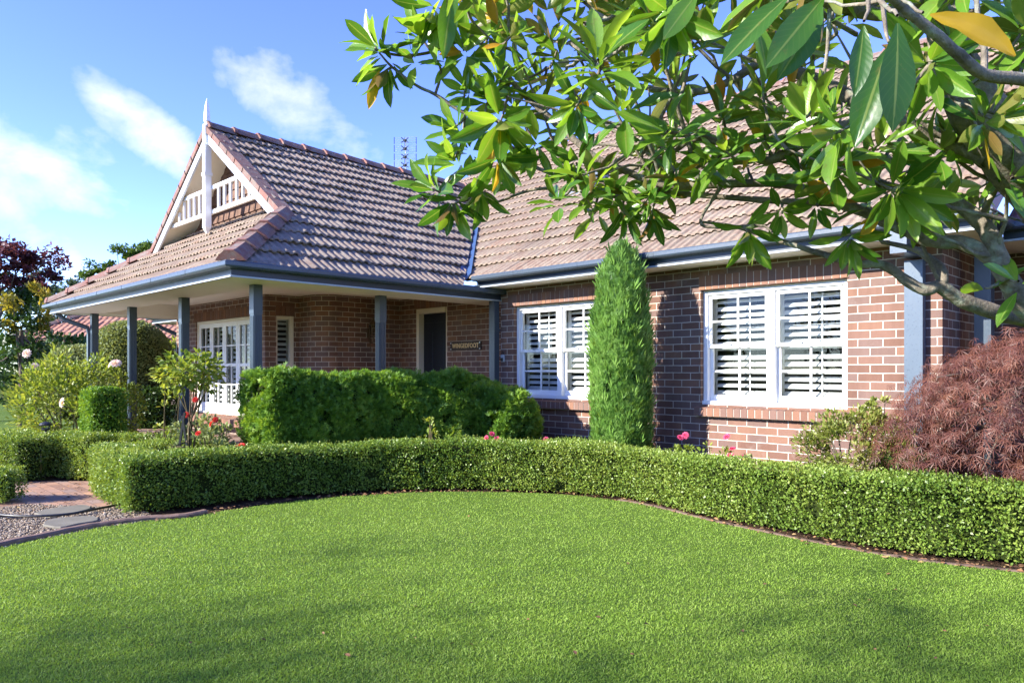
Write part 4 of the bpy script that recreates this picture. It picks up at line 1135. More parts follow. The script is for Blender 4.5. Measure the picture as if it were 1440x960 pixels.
def hedge_mesh(line, w, h, lumpiness=0.025, r0=0.06, seed=0, seg=0.10, z0=0.02, closed_ends=True, hvar=0.0):
    """rounded hedge body swept along a 2-D line"""
    line = np.asarray(line, float); d = np.r_[0, np.cumsum(np.linalg.norm(np.diff(line, axis=0), axis=1))]
    m = max(3, int(d[-1]/seg)); s = np.linspace(0, d[-1], m)
    L = np.stack([np.interp(s, d, line[:, 0]), np.interp(s, d, line[:, 1])], 1)
    t = norm_rows(np.gradient(L, axis=0)); nn = np.stack([-t[:, 1], t[:, 0]], 1)
    prof = []
    for k in range(5): prof.append((-w/2, z0 + (h-r0-z0)*k/5))
    for k in range(4): a = math.pi/2*k/4; prof.append((-w/2 + r0 - r0*math.cos(a), h - r0 + r0*math.sin(a)))
    for k in range(5): prof.append((-w/2 + r0 + (w-2*r0)*k/4, h))
    for k in range(1, 5): a = math.pi/2*k/4; prof.append((w/2 - r0 + r0*math.sin(a), h - r0 + r0*math.cos(a)))
    for k in range(1, 6): prof.append((w/2, h - r0 - (h-r0-z0)*k/5))
    prof = np.array(prof); K = len(prof)
    V = np.concatenate([L[:, None] + nn[:, None]*prof[None, :, :1], np.broadcast_to(prof[None, :, 1:], (m, K, 1))], 2).reshape(-1, 3)
    i = np.arange(m-1)[:, None]*K; k = np.arange(K-1)[None]
    Q = np.stack([i+k, i+k+1, i+K+k+1, i+K+k], -1).reshape(-1, 4)
    # ends: a grid filled between the two sides of the first and last ring
    ex = []
    half = K//2
    for e in (0, m-1):
        b = e*K
        for q in range(half):
            f = [b+q, b+q+1, b+K-2-q, b+K-1-q]
            ex.append(f if e else f[::-1])
    Q = np.concatenate([Q, np.array(ex)])
    V = V.copy(); n = vertex_normals(V, Q)
    c = V.mean(0)
    V += n*(lump(V, 5.0, seed)*lumpiness)[:, None]
    V[:, 2] = np.maximum(V[:, 2] + lump(V*np.array([1, 1, 0]), 3.0, seed+7)*hvar*(V[:, 2] > h*0.6), 0.0)
    return V, Q
def vertex_normals(V, Q):
    fn = np.cross(V[Q[:, 2]] - V[Q[:, 0]], V[Q[:, 3]] - V[Q[:, 1]]); n = np.zeros_like(V)
    for i in range(4): np.add.at(n, Q[:, i], fn)
    return norm_rows(n)
def inward(V, Q):
    """True when the faces of a closed body point inwards (negative volume)"""
    c = V.mean(0); fn = np.cross(V[Q[:, 2]] - V[Q[:, 0]], V[Q[:, 3]] - V[Q[:, 1]])
    return ((V[Q].mean(1) - c)*fn).sum() < 0
def blob_mesh(c, rad, lumpiness=0.1, scale=3.0, seed=0, nu=28, nv=18, zmin=None, power=1.0):
    th = np.linspace(0, 2*np.pi, nu, endpoint=False); ph = np.linspace(0.02, np.pi-0.02, nv)
    T, Pp = np.meshgrid(th, ph, indexing='ij')
    sx = np.sign(np.cos(T))*np.abs(np.cos(T))**power; sy = np.sign(np.sin(T))*np.abs(np.sin(T))**power
    U = np.stack([sx*np.sin(Pp)**power, sy*np.sin(Pp)**power, np.sign(np.cos(Pp))*np.abs(np.cos(Pp))**power], -1).reshape(-1, 3)
    V = np.asarray(c)[None] + U*np.asarray(rad)[None]*(1 + lump(U*np.asarray(rad).mean()*1.0 + np.asarray(c), scale, seed)*lumpiness)[:, None]
    if zmin is not None: V[:, 2] = np.maximum(V[:, 2], zmin)
    i = np.arange(nu)[:, None]; j = np.arange(nv-1)[None]; i2 = (i+1) % nu
    Q = np.stack([i*nv+j, i*nv+j+1, i2*nv+j+1, i2*nv+j], -1).reshape(-1, 4)
    return V, Q
def clothe(fo, V, Q, density, size, tmpl, r, depth=0.05, out=0.015, a_n=0.6, a_up=0.35, a_r=0.7, core=0.05, core_mat=1, clump=6.0, seed=0, weight=facing, flip=False, gap=None, gap_scale=14.0, tvar=0.22, tlow=0.0, ring=None):
    """leaves over a closed body and a dark core inside it"""
    if flip: Q = Q[:, ::-1]
    _, _, area = sample_quads(V, Q, 4, r)
    n = int(area*density)
    p, nv, _ = sample_quads(V, Q, n, r, weight)
    dpt = r.random(n)**1.4
    if gap is not None:                                   # ragged holes in the outer layer
        kp = (lump(p, gap_scale, seed+5) > gap) | (dpt > 0.72); p, nv, dpt = p[kp], nv[kp], dpt[kp]; n = len(p)
    p = p + nv*(out - dpt*depth)[:, None] + r.normal(0, size*0.15, (n, 3))
    ax = nv*a_n + np.array([0, 0, a_up]) + rand_unit(r, n)*a_r
    up = rand_unit(r, n)*0.9 + nv*0.5
    tone = np.clip(0.5 + tvar*lump(p, clump, seed) + tlow*lump(p*np.array([1, 1, 0.3]), 1.7, seed+9) + r.normal(0, 0.17, n), 0, 1)
    fo.leaves(p, ax, up, size*r.uniform(0.65, 1.25, n), tmpl, tone)
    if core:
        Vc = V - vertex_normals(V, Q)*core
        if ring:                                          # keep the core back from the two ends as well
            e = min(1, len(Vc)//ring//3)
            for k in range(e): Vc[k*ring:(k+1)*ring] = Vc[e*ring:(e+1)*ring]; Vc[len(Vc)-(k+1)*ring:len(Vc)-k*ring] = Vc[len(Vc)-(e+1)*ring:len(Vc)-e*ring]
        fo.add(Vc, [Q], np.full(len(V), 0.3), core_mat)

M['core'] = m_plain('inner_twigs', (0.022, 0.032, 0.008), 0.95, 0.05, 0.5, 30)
M['box_leaf'] = m_leaf('box_leaf', [(0.0, (0.045, 0.090, 0.012)), (0.28, (0.105, 0.185, 0.024)), (0.58, (0.200, 0.290, 0.046)), (0.85, (0.310, 0.370, 0.085)), (1.0, (0.42, 0.39, 0.16))], 0.28, 0.42, 0.4)
M['conifer_leaf'] = m_leaf('conifer_spray', [(0.0, (0.030, 0.080, 0.010)), (0.3, (0.080, 0.180, 0.018)), (0.6, (0.165, 0.290, 0.030)), (1.0, (0.33, 0.42, 0.060))], 0.28, 0.5, 0.3)
M['cypress_leaf'] = m_leaf('cypress_tuft', [(0.0, (0.040, 0.105, 0.018)), (0.4, (0.100, 0.215, 0.034)), (0.75, (0.175, 0.310, 0.060)), (1.0, (0.27, 0.39, 0.12))], 0.28, 0.5, 0.3)
M['rose_leaf'] = m_leaf('rose_leaf', [(0.0, (0.050, 0.100, 0.012)), (0.4, (0.140, 0.210, 0.026)), (0.75, (0.260, 0.320, 0.050)), (1.0, (0.38, 0.37, 0.09))], 0.35, 0.45, 0.35)
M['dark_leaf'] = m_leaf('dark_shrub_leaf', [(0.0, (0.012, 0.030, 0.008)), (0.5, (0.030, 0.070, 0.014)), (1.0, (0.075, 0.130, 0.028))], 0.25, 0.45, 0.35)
M['grey_leaf'] = m_leaf('grey_green_leaf', [(0.0, (0.090, 0.130, 0.045)), (0.5, (0.210, 0.260, 0.095)), (1.0, (0.32, 0.35, 0.16))], 0.25, 0.5, 0.3)
M['azalea_leaf'] = m_leaf('azalea_leaf', [(0.0, (0.050, 0.085, 0.012)), (0.5, (0.160, 0.200, 0.035)), (1.0, (0.34, 0.33, 0.10))], 0.3, 0.45, 0.35)
M['bark'] = m_plain('grey_bark', (0.14, 0.11, 0.085), 0.9, 0.15, 0.4, 12, bump=0.7)
M['stem'] = m_plain('green_brown_stem', (0.13, 0.10, 0.05), 0.7, 0.2, 0.3, 15)

# ================================================================== LOW BOX HEDGES
def offset_line(pts, o):
    pts = np.asarray(pts, float); t = norm_rows(np.gradient(pts, axis=0)); return pts + np.stack([-t[:, 1], t[:, 0]], 1)*o
def box_hedge(pts, w, h, label, seed, density=5600, cat='hedge', mat='box_leaf', size=0.025, hvar=0.02):
    r = np.random.default_rng(seed)
    V, Q = hedge_mesh(pts, w, h, 0.030, 0.05, seed, 0.07, hvar=hvar)
    V = V + vertex_normals(V, Q)*(lump(V, 16.0, seed+3)*0.014)[:, None]
    c = V.mean(0); fo = Foliage()
    flip = inward(V, Q)
    clothe(fo, V, Q, density, size, T_OVAL, r, 0.070, 0.020, 0.55, 0.3, 0.8, 0.070, 1, 6.0, seed, flip=flip, gap=-0.75, gap_scale=17.0, tvar=0.22, tlow=0.17, ring=23)
    # stray new shoots standing above the clipped top
    k = int(55*np.linalg.norm(np.diff(np.asarray(pts), axis=0), axis=1).sum())
    p, nv, _ = sample_quads(V, Q[:, ::-1] if flip else Q, k, r, lambda c_, n_: (n_[:, 2] > 0.5)*1.0)
    for q in range(5):
        fo.leaves(p + np.array([0, 0, 0.012*q]) + r.normal(0, 0.006, p.shape), rand_unit(r, k)*0.8 + np.array([0, 0, 0.8]), rand_unit(r, k), 0.018*np.ones(k), T_OVAL, np.clip(r.normal(0.75, 0.15, k), 0, 1))
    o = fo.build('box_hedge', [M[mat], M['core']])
    return tag(o, label, cat, 'clipped box hedges')
hb = smooth_line([G(x, y) for x, y in [(173, 724), (262, 716), (360, 704), (450, 697), (520, 692)]] + [G(575, 689.5), G(640, 689), G(700, 690), G(800, 695), G(900, 706), G(1000, 728), G(1100, 748), G(1200, 766), G(1300, 781), G(1440, 797)] + [(0.0, 5.93), (1.2, 6.1)], 5)
hw = 0.44
box_hedge(offset_line(hb, hw/2), hw, 0.50, 'long low box hedge curving along the far edge of the lawn', 31)
H1L = [(-7.50, 2.47), (-8.2, 2.50), (-8.90, 2.60)]
box_hedge(smooth_line(H1L, 5), 0.40, 0.485, 'short end of the low hedge facing the brick path, next to the gravel', 32)
box_hedge(smooth_line([(-8.90, 2.85), (-8.90, 3.2), (-8.78, 3.80)], 5), 0.36, 0.46, 'low box hedge strip behind the black garden stakes', 33)
H2 = smooth_line([G(45, 671), G(80, 673), G(119, 677)] , 5)
box_hedge(offset_line(H2, 0.22), 0.42, 0.53, 'sunlit low box hedge beyond the brick path', 34)
box_hedge(smooth_line([(-9.75, 2.95), (-9.70, 3.4), (-9.5, 3.95)], 5), 0.42, 0.50, 'low box hedge running back from the path towards the verandah', 35)
box_hedge(smooth_line([(-10.12, 2.12), (-10.6, 2.02), (-11.3, 2.15)], 5), 0.42, 0.54, 'shaded low box hedge beside the driveway with the black path light above it', 36)
q = G(5, 716); box_hedge(smooth_line([G(22, 705), G(-30, 705), G(-90, 705)], 4), 0.36, 0.34, 'dark low box hedge at the left edge of the picture next to the gravel', 37)

# ================================================================== CONIFER HEDGE AND BUSHES BY THE VERANDAH
def conifer(name, V, Q, label, seed, density=5200, size=0.056, group=None, flip=False, cat='hedge', ring=None):
    r = np.random.default_rng(seed); fo = Foliage()
    V = V + vertex_normals(V, Q)*(lump(V*np.array([1, 1, 0.7]), 12.0, seed)*0.085)[:, None]
    clothe(fo, V, Q, density, size, T_SPRAY, r, 0.13, 0.04, 0.6, 0.45, 0.85, 0.12, 1, 7.0, seed, flip=flip, gap=-0.32, gap_scale=15.0, tvar=0.33, ring=ring)
    return tag(fo.build(name, [M['conifer_leaf'], M['core']]), label, cat, group)
V, Q = hedge_mesh(smooth_line([(-7.83, 3.78), (-7.82, 4.4), (-7.80, 5.25)], 6), 0.70, 1.25, 0.05, 0.14, 41, 0.06, hvar=0.03)
fl = inward(V, Q)
conifer('conifer_hedge', V, Q, 'tall clipped conifer hedge with square sunlit end in front of the verandah', 41, flip=fl, ring=23)
for i, (x, y, z, rx, rz, lab) in enumerate([(-7.60, 5.55, 0.58, 0.48, 0.68, 'bulging conifer bush joined to the end of the tall clipped hedge'),
                                      (-7.35, 6.15, 0.52, 0.50, 0.68, 'rounded dark conifer bush in the middle of the row by the verandah'),
                                      (-7.00, 6.75, 0.44, 0.48, 0.62, 'rounded dark conifer bush below the left window, last of its row'),
                                      (-7.65, 6.75, 0.55, 0.45, 0.66, 'dark conifer bush at the back against the corner downpipe')]):
    V, Q = blob_mesh((x, y, z), (rx, rx, rz), 0.10, 5.0, 50+i, 44, 30, 0.0, 0.8)
    fl = inward(V, Q)
    conifer('conifer_bush', V, Q, lab, 50+i, group='rounded conifer bushes by the verandah', flip=fl, cat='bush')

# ================================================================== PENCIL CYPRESS
def cypress(x, y, h, rad, label, seed):
    r = np.random.default_rng(seed)
    o = empty('pencil_cypress', (x, y, 0), label, 'cypress')
    nu, nv = 36, 40
    t = np.linspace(0, 1, nv); prof = np.interp(t, [0, 0.05, 0.2, 0.45, 0.7, 0.85, 0.94, 0.98, 1.0], [0.86, 0.95, 1.0, 1.0, 0.88, 0.68, 0.43, 0.24, 0.05])*rad
    th = np.linspace(0, 2*np.pi, nu, endpoint=False); T, K = np.meshgrid(th, np.arange(nv), indexing='ij')
    V = np.stack([x + np.cos(T)*prof[K], y + np.sin(T)*prof[K], 0.08 + t[K]*(h-0.10)], -1).reshape(-1, 3)
    V[:, :2] += (V[:, :2] - np.array([x, y]))*(lump(V*np.array([1, 1, 0.45]), 9.0, seed)*0.09)[:, None]
    i = np.arange(nu)[:, None]; j = np.arange(nv-1)[None]; i2 = (i+1) % nu
    Q = np.stack([i*nv+j, i2*nv+j, i2*nv+j+1, i*nv+j+1], -1).reshape(-1, 4)
    fo = Foliage(); n = 36000
    p, nn, _ = sample_quads(V, Q, n, r, facing)

    p = p + nn*(0.02 - 0.09*r.random(n)**1.3)[:, None]
    ax = nn*0.35 + np.array([0, 0, 1.0]) + rand_unit(r, n)*0.45
    tone = np.clip(0.46 + 0.30*lump(p*np.array([1, 1, 0.35]), 17, seed) + 0.12*lump(p, 4, seed+1) + r.normal(0, 0.17, n), 0, 1)
    kp = (lump(p*np.array([1, 1, 0.35]), 26.0, seed+2) > -0.70); p, nn, ax, tone = p[kp], nn[kp], ax[kp], tone[kp]; n = len(p)
    fo.leaves(p, ax, rand_unit(r, n)*0.5 + nn, 0.066*r.uniform(0.6, 1.3, n), T_TUFT, tone)
    k = 500; p, nn, _ = sample_quads(V, Q, k, r, facing)                # longer loose shoots
    fo.leaves(p + nn*0.01, nn*0.45 + np.array([0, 0, 1.0]) + rand_unit(r, k)*0.2, rand_unit(r, k), 0.14*r.uniform(0.7, 1.3, k), T_TUFT, np.clip(r.normal(0.7, 0.15, k), 0, 1))
    Vc = V - vertex_normals(V, Q)*0.10
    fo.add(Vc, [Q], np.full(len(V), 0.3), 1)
    fo.build('crown', [M['cypress_leaf'], M['core']], o)
    mb = MB(); mb.tube([(x, y, -0.02), (x, y, 0.5), (x, y, h*0.7)], [0.05, 0.045, 0.02], 8); mb.build('trunk', M['bark'], o, smooth=True)
cypress(-5.16, 6.97, 2.82, 0.335, 'tall bright green pencil cypress between the two white windows', 61)
# ================================================================== GARDEN SHRUBS
def twiggy(name, c, rad, n, size, mat, label, cat, seed, tmpl=T_FOLD, stems=9, z0=0.0, group=None, a_up=0.4, clumps=40, cl_r=0.22, hollow=0.35, stem_mat='stem', clip=None, tone0=0.5):
    """loose shrub: leaves gathered in clumps at the ends of stems"""
    r = np.random.default_rng(seed); c = np.array(c, float); rad = np.array(rad, float)
    root = empty(name, (c[0], c[1], z0), label, cat, group)
    u = rand_unit(r, clumps); rr_ = hollow + (1-hollow)*r.random(clumps)**0.5
    cc = c + u*rad*rr_[:, None]; cc[:, 2] = np.maximum(cc[:, 2], z0 + 0.05)
    k = r.integers(0, clumps, n); crad = cl_r*rad.mean()
    p = cc[k] + rand_unit(r, n)*(crad*r.random(n)**0.45)[:, None]*np.array([1, 1, 0.75])
    p[:, 2] = np.maximum(p[:, 2], z0 + 0.02)
    if clip is not None: kp = clip(p); p = p[kp]; k = k[kp]; n = len(p)
    ax = norm_rows(p - c)*0.5 + norm_rows(p - cc[k])*0.6 + rand_unit(r, n)*0.6 + np.array([0, 0, a_up])
    up = np.array([0, 0, 1.0]) + rand_unit(r, n)*0.7
    ct = np.clip(r.normal(tone0, 0.16, clumps), 0, 1)[k]; tone = np.clip(ct + r.normal(0, 0.15, n), 0, 1)
    fo = Foliage(); fo.leaves(p, ax, up, size*r.uniform(0.6, 1.3, n), tmpl, tone)
    fo.build('foliage', [M[mat]], root)
    st = Foliage()
    for i in range(min(stems, clumps)):
        a = cc[i]; b = np.array([c[0] + r.normal(0, rad[0]*0.12), c[1] + r.normal(0, rad[1]*0.12), z0 - 0.02]); m = (a*0.5 + b*0.5) + r.normal(0, rad.mean()*0.10, 3)
        st.tube([b, m, a], [0.011, 0.008, 0.004], 5, 0)
    if stems: st.build('stems', [M[stem_mat]], root, True)
    return root, cc
def bloom(c, rad, mat, label, seed, group=None, name='rose_bloom', cat='rose', parent=None):
    """a full rose: rings of cupped petals"""
    r = np.random.default_rng(seed); fo = Foliage(); c = np.array(c)
    tilt = rand_unit(r, 1)[0]*0.5 + np.array([0.3, -0.5, 0.5]); tilt /= np.linalg.norm(tilt)
    for ring in range(4):
        k = 4 + ring*2; ang = np.arange(k)*2*np.pi/k + ring*0.5; el = 1.25 - ring*0.36
        e1 = np.cross(tilt, [0.3, 0.1, 0.9]); e1 /= np.linalg.norm(e1); e2 = np.cross(tilt, e1)
        out = np.cos(ang)[:, None]*e1 + np.sin(ang)[:, None]*e2
        ax = out*math.cos(el) + tilt*math.sin(el); up = tilt - out*0.6
        fo.leaves(c + out*rad*0.08*ring, ax, np.broadcast_to(up, ax.shape), np.full(k, rad*(0.7 + 0.12*ring)), (T_FOLD[0]*np.array([1, 1.7, 2.5]), T_FOLD[1]), np.clip(r.normal(0.5, 0.2, k), 0, 1))
    return tag(fo.build(name, [M[mat]], parent), label, cat, group) if parent is None else fo.build(name, [M[mat]], parent)
M['rose_pink'] = m_leaf('rose_petal_pink', [(0, (0.50, 0.06, 0.16)), (1, (0.70, 0.14, 0.26))], 0.3, 0.5, 0.2)
M['rose_red'] = m_leaf('rose_petal_red', [(0, (0.48, 0.03, 0.03)), (1, (0.65, 0.08, 0.05))], 0.3, 0.5, 0.2)
M['rose_white'] = m_leaf('rose_petal_white', [(0, (0.72, 0.60, 0.58)), (1, (0.85, 0.78, 0.76))], 0.3, 0.5, 0.2)

# big climbing rose mass at the left
c = P(98, 556, 10.3); rb, _ = twiggy('rose_bush', (c.x, c.y, 0.78), (0.78, 0.66, 0.80), 5600, 0.062, 'rose_leaf', 'large loose rose bush with pale blooms left of the verandah', 'rose bush', 71, stems=26, clumps=95, cl_r=0.25, tone0=0.62)
for i, (x, y, d, s) in enumerate([(38, 497, 10.6, 0.055), (49, 516, 10.2, 0.05), (163, 511, 9.9, 0.06), (157, 512, 9.95, 0.05), (88, 566, 9.6, 0.055)]):
    bloom(P(x, y, d), s, 'rose_white', None, 80+i, parent=rb)
c = P(160, 535, 10.9); twiggy('rose_bush', (c.x, c.y, 0.75), (0.42, 0.42, 0.62), 1700, 0.06, 'rose_leaf', 'yellowing rose bush just behind the clipped green cube', 'rose bush', 72, stems=14, clumps=34, tone0=0.68)
# clipped cube
c = P(147, 580, 9.35); r_ = np.random.default_rng(73)
V, Q = hedge_mesh([(c.x - 0.21, c.y), (c.x, c.y), (c.x + 0.21, c.y)], 0.40, 1.06, 0.025, 0.07, 73, 0.08)
fl = inward(V, Q)
fo = Foliage(); clothe(fo, V, Q, 4200, 0.036, T_OVAL, r_, 0.06, 0.02, 0.5, 0.4, 0.7, 0.06, 1, 6, 73, flip=fl, ring=23)
tag(fo.build('topiary_cube', [M['conifer_leaf'], M['core']]), 'small green shrub clipped into a cube in the left rose bed', 'topiary')
# standard rose with red rose below it
def standard_rose():
    c = P(268, 523, 8.35); g = (c.x, c.y)
    r = np.random.default_rng(74)
    root, cc = twiggy('standard_rose', (c.x, c.y, c.z), (0.34, 0.34, 0.19), 950, 0.066, 'rose_leaf', 'standard rose with a flat leafy head on thin bare stems by the verandah', 'standard rose', 74, stems=0, clumps=26, cl_r=0.5, z0=0.9, a_up=0.0, tone0=0.62)
    st = Foliage()
    for i in range(9):
        a = cc[i]; st.tube([(c.x + r.normal(0, .03), c.y + r.normal(0, .03), 0.0), (c.x + r.normal(0, .03), c.y + r.normal(0, .03), 0.65), (a*0.6 + np.array([c.x, c.y, 0.95])*0.4) + r.normal(0, .02, 3), a], [0.011, 0.010, 0.007, 0.004], 5, 0)
    st.build('trunk', [M['stem']], root, True)
standard_rose()
c = P(284, 596, 8.2); rr_, _ = twiggy('rose_bush', (c.x, c.y, 0.42), (0.34, 0.32, 0.42), 1700, 0.05, 'grey_leaf', 'bushy dark rose with small red blooms below the standard rose', 'rose bush', 75, stems=12, clumps=40, tone0=0.5)
for i, (x, y) in enumerate([(275, 562), (262, 583), (297, 596), (279, 609), (303, 590)]): bloom(P(x, y, 7.85), 0.028, 'rose_red', None, 90+i, parent=rr_)
c = P(338, 628, 7.6); bloom(c, 0.05, 'rose_red', 'bright red rose bloom low beside the sunlit end of the conifer hedge', 96)
c = P(240, 548, 8.7); twiggy('rose_bush', (c.x, c.y, 0.85), (0.16, 0.16, 0.35), 160, 0.05, 'rose_leaf', 'thin yellow leaved rose shoots left of the standard rose', 'rose bush', 76, stems=5, clumps=9, tone0=0.7)

# black garden stakes tied into an A
def stakes():
    b = P(258, 600, 7.30); root = empty('garden_stakes', (b.x, b.y, 0), 'black A shaped garden stakes tied together behind the low hedge', 'plant stake')
    e = Vector((S2, S2, 0)); top = Vector((b.x, b.y, EYE + (CY-584)/F0*7.3))
    for sgn in (-1, 1):
        mb = MB(); f = Vector((b.x, b.y, 0)) + e*(0.125*sgn); mb.tube([f, top - e*(0.012*sgn) + Vector((0, 0, 0.0 if sgn > 0 else 0.03))], 0.014, 4); mb.build('stake', M['black'], root)
    mb = MB(); mb.tube([top + Vector((0.10, -0.10, -0.30)) - e*0.045, top + Vector((-0.02, 0.02, -0.27)), top + e*0.06 + Vector((0.03, -0.03, -0.25))], 0.008, 5)
    mb.tube([top - e*0.06 + Vector((0.02, -0.02, -0.31)), top + e*0.06 + Vector((0.02, -0.02, -0.31))], 0.007, 5); mb.build('tie', M['stem'], root)
stakes()
# path light
def path_light():
    b = P(64.5, 598, 9.0); root = empty('path_light', (b.x, b.y, 0), 'low black mushroom path light standing at the corner of the far box hedge', 'path light')
    z = b.z
    mb = MB(); mb.tube([(b.x, b.y, 0), (b.x, b.y, z-0.05)], 0.014, 8); mb.build('post', M['black'], root)
    mb = MB(); mb.lathe((b.x, b.y, z-0.06), [(0.035, 0), (0.05, 0.01), (0.05, 0.025)], 12); mb.lathe((b.x, b.y, z+0.0), [(0.072, 0.0), (0.074, 0.012), (0.06, 0.03), (0.03, 0.045), (0.005, 0.05)], 14)
    for k in range(4): a = k*math.pi/2+.4; mb.tube([(b.x+.045*math.cos(a), b.y+.045*math.sin(a), z-0.04), (b.x+.06*math.cos(a), b.y+.06*math.sin(a), z+0.005)], 0.004, 4)
    mb.build('lamp_head', M['black'], root)
    mb = MB(); mb.lathe((b.x, b.y, z-0.036), [(0.034, 0), (0.04, 0.035)], 12); mb.build('glass', M['glass'], root)
path_light()

# pink bedding roses behind the right-hand hedge
def small_rose(x, y, d, rad, n, label, blooms, seed, mat='rose_leaf'):
    c = P(x, y, d); root, _ = twiggy('rose_bush', (c.x, c.y, max(0.35, c.z - rad*0.6)), (rad, rad, rad*1.1), n, 0.042, mat, label, 'rose bush', seed, stems=8, clumps=max(6, n//16), tone0=0.55)
    for i, (bx, by) in enumerate(blooms): bloom(P(bx, by, d - rad*0.7), 0.030, 'rose_pink', None, seed*10+i, parent=root)
small_rose(1008, 634, 7.25, 0.24, 300, 'pink flowering rose below the left edge of the right window', [(1022, 614), (1027, 640), (1046, 643), (1030, 631)], 201)
small_rose(960, 632, 7.45, 0.16, 150, 'small pink rose at the right foot of the pencil cypress', [(957, 615), (964, 612)], 202)
small_rose(766, 634, 8.5, 0.12, 70, 'low rose with one pink bloom below the left window', [(768, 618)], 203)
small_rose(694, 626, 8.4, 0.16, 90, 'low rose with faded orange pink blooms in front of the conifer bushes', [(684, 616), (692, 610), (699, 617)], 204)
c = P(600, 622, 8.2); twiggy('rose_bush', (c.x, c.y, 0.62), (0.10, 0.10, 0.22), 60, 0.05, 'rose_leaf', 'young light green shoots standing in front of the clipped conifer hedge', 'rose bush', 205, stems=4, clumps=6, tone0=0.5)
c = P(1050, 648, 6.9); twiggy('silver_plant', (c.x, c.y, 0.42), (0.08, 0.08, 0.10), 120, 0.03, 'grey_leaf', 'tiny silvery plant poking over the hedge below the right window', 'plant', 206, stems=3, clumps=8, tone0=0.95)

# azalea and a leafy perennial beside the Japanese maple
c = P(1205, 624, 6.35); twiggy('azalea', (c.x, c.y, 0.62), (0.48, 0.34, 0.35), 6000, 0.036, 'azalea_leaf', 'yellow green azalea with twiggy spreading branches left of the red maple', 'azalea', 207, stems=34, clumps=90, cl_r=0.26, hollow=0.5, tone0=0.55, stem_mat='bark')
c = P(1228, 566, 6.5); twiggy('azalea', (c.x, c.y, 0.92), (0.15, 0.12, 0.24), 620, 0.036, 'azalea_leaf', 'upright azalea shoots reaching up beside the right window sill', 'azalea', 208, stems=10, clumps=16, tone0=0.55, stem_mat='bark')
c = P(1278, 652, 5.95); twiggy('leafy_perennial', (c.x, c.y, 0.47), (0.22, 0.18, 0.17), 420, 0.05, 'dark_leaf', 'low leafy green perennial between the azalea and the red maple', 'plant', 209, stems=6, clumps=30, tone0=0.85)

# ================================================================== WEEPING JAPANESE MAPLE
M['maple_leaf'] = m_leaf('maple_leaf', [(0.0, (0.050, 0.018, 0.016)), (0.4, (0.110, 0.042, 0.032)), (0.7, (0.185, 0.076, 0.048)), (1.0, (0.34, 0.155, 0.075))], 0.32, 0.45, 0.35, tcol=1.9)
def jmaple():
    r = np.random.default_rng(301); cx_, cy_ = -1.15, 7.02; R_, H_ = 1.05, 1.58
    root = empty('weeping_maple', (cx_, cy_, 0), 'purple red weeping maple with fine lacy leaves at the right end of the hedge', 'maple')
    fo = Foliage(); clumps = 540
    th = r.uniform(0, 2*np.pi, clumps); q = r.random(clumps)**0.75; el = q*1.75 - 0.12         # 0 = top
    el = np.clip(el, 0, 1.72)
    sh = 1 + 0.16*np.sin(th*3 + 1) + r.normal(0, 0.07, clumps)
    cc = np.stack([cx_ + R_*sh*np.sin(el)*np.cos(th), cy_ + R_*0.85*sh*np.sin(el)*np.sin(th), 0.42 + (H_-0.42)*np.cos(el)*(0.92 + 0.08*sh)], 1)
    cc[:, 2] = np.maximum(cc[:, 2], 0.22)
    outv = np.stack([np.sin(el)*np.cos(th), np.sin(el)*np.sin(th), np.cos(el)], 1)
    m = 22; idx = np.repeat(np.arange(clumps), m); n = len(idx)
    loc = r.normal(0, 1, (n, 3))*np.array([0.10, 0.10, 0.035])
    rad = norm_rows(outv*np.array([1, 1, 0]))
    s = r.uniform(-0.1, 0.30, n)                                                             # each layer hangs outwards like a skirt
    p = cc[idx] + loc + rad[idx]*s[:, None] + np.array([0, 0, -1.0])*(0.9*s*np.clip(s + 0.25, 0, 1) + 0.1*s)[:, None]
    p -= outv[idx]*(0.10*r.random(n))[:, None]
    p[:, 2] = np.maximum(p[:, 2], 0.1)
    kp = ~((p[:, 1] < 6.55) & (p[:, 2] < 0.60) & (p[:, 0] < -0.85)); p = p[kp]; idx = idx[kp]; n = len(p)
    ax = rad[idx]*0.75 + np.array([0, 0, -0.75]) + rand_unit(r, n)*0.45
    up = outv[idx]*0.8 + rand_unit(r, n)*0.5 + np.array([0, 0, 0.3])
    tone = np.clip(0.45 + r.normal(0, 0.13, clumps)[idx] + r.normal(0, 0.15, n) + 0.12*(cc[idx, 2] - 0.8), 0, 1)  # tone climbs with height: sunlit crown top put into the leaf colour
    fo.leaves(p, ax, up, 0.080*r.uniform(0.6, 1.3, n), T_LACE, tone)
    fo.build('crown', [M['maple_leaf']], root)
    tr = Foliage()
    tr.tube([(cx_, cy_, -0.02), (cx_ + 0.04, cy_, 0.4), (cx_ - 0.02, cy_ + 0.03, 0.8), (cx_, cy_, 1.15)], [0.07, 0.06, 0.05, 0.03], 8, 0)
    for i in range(0, 330, 4):
        a = cc[i]; b = np.array([cx_, cy_, 0.75 + 0.35*r.random()]); mid = b*0.45 + a*0.55 + np.array([0, 0, 0.22])
        tr.tube([b, mid, a], [0.018, 0.010, 0.004], 5, 0)
    tr.build('trunk', [M['bark']], root, True)
jmaple()
c = P(1452, 680, 5.35); twiggy('red_shrub', (c.x, c.y, 0.42), (0.22, 0.2, 0.26), 500, 0.05, 'maple_leaf', 'small reddish shrub under the maple at the right edge', 'shrub', 302, tmpl=T_LACE, stems=6, clumps=26, tone0=0.9)

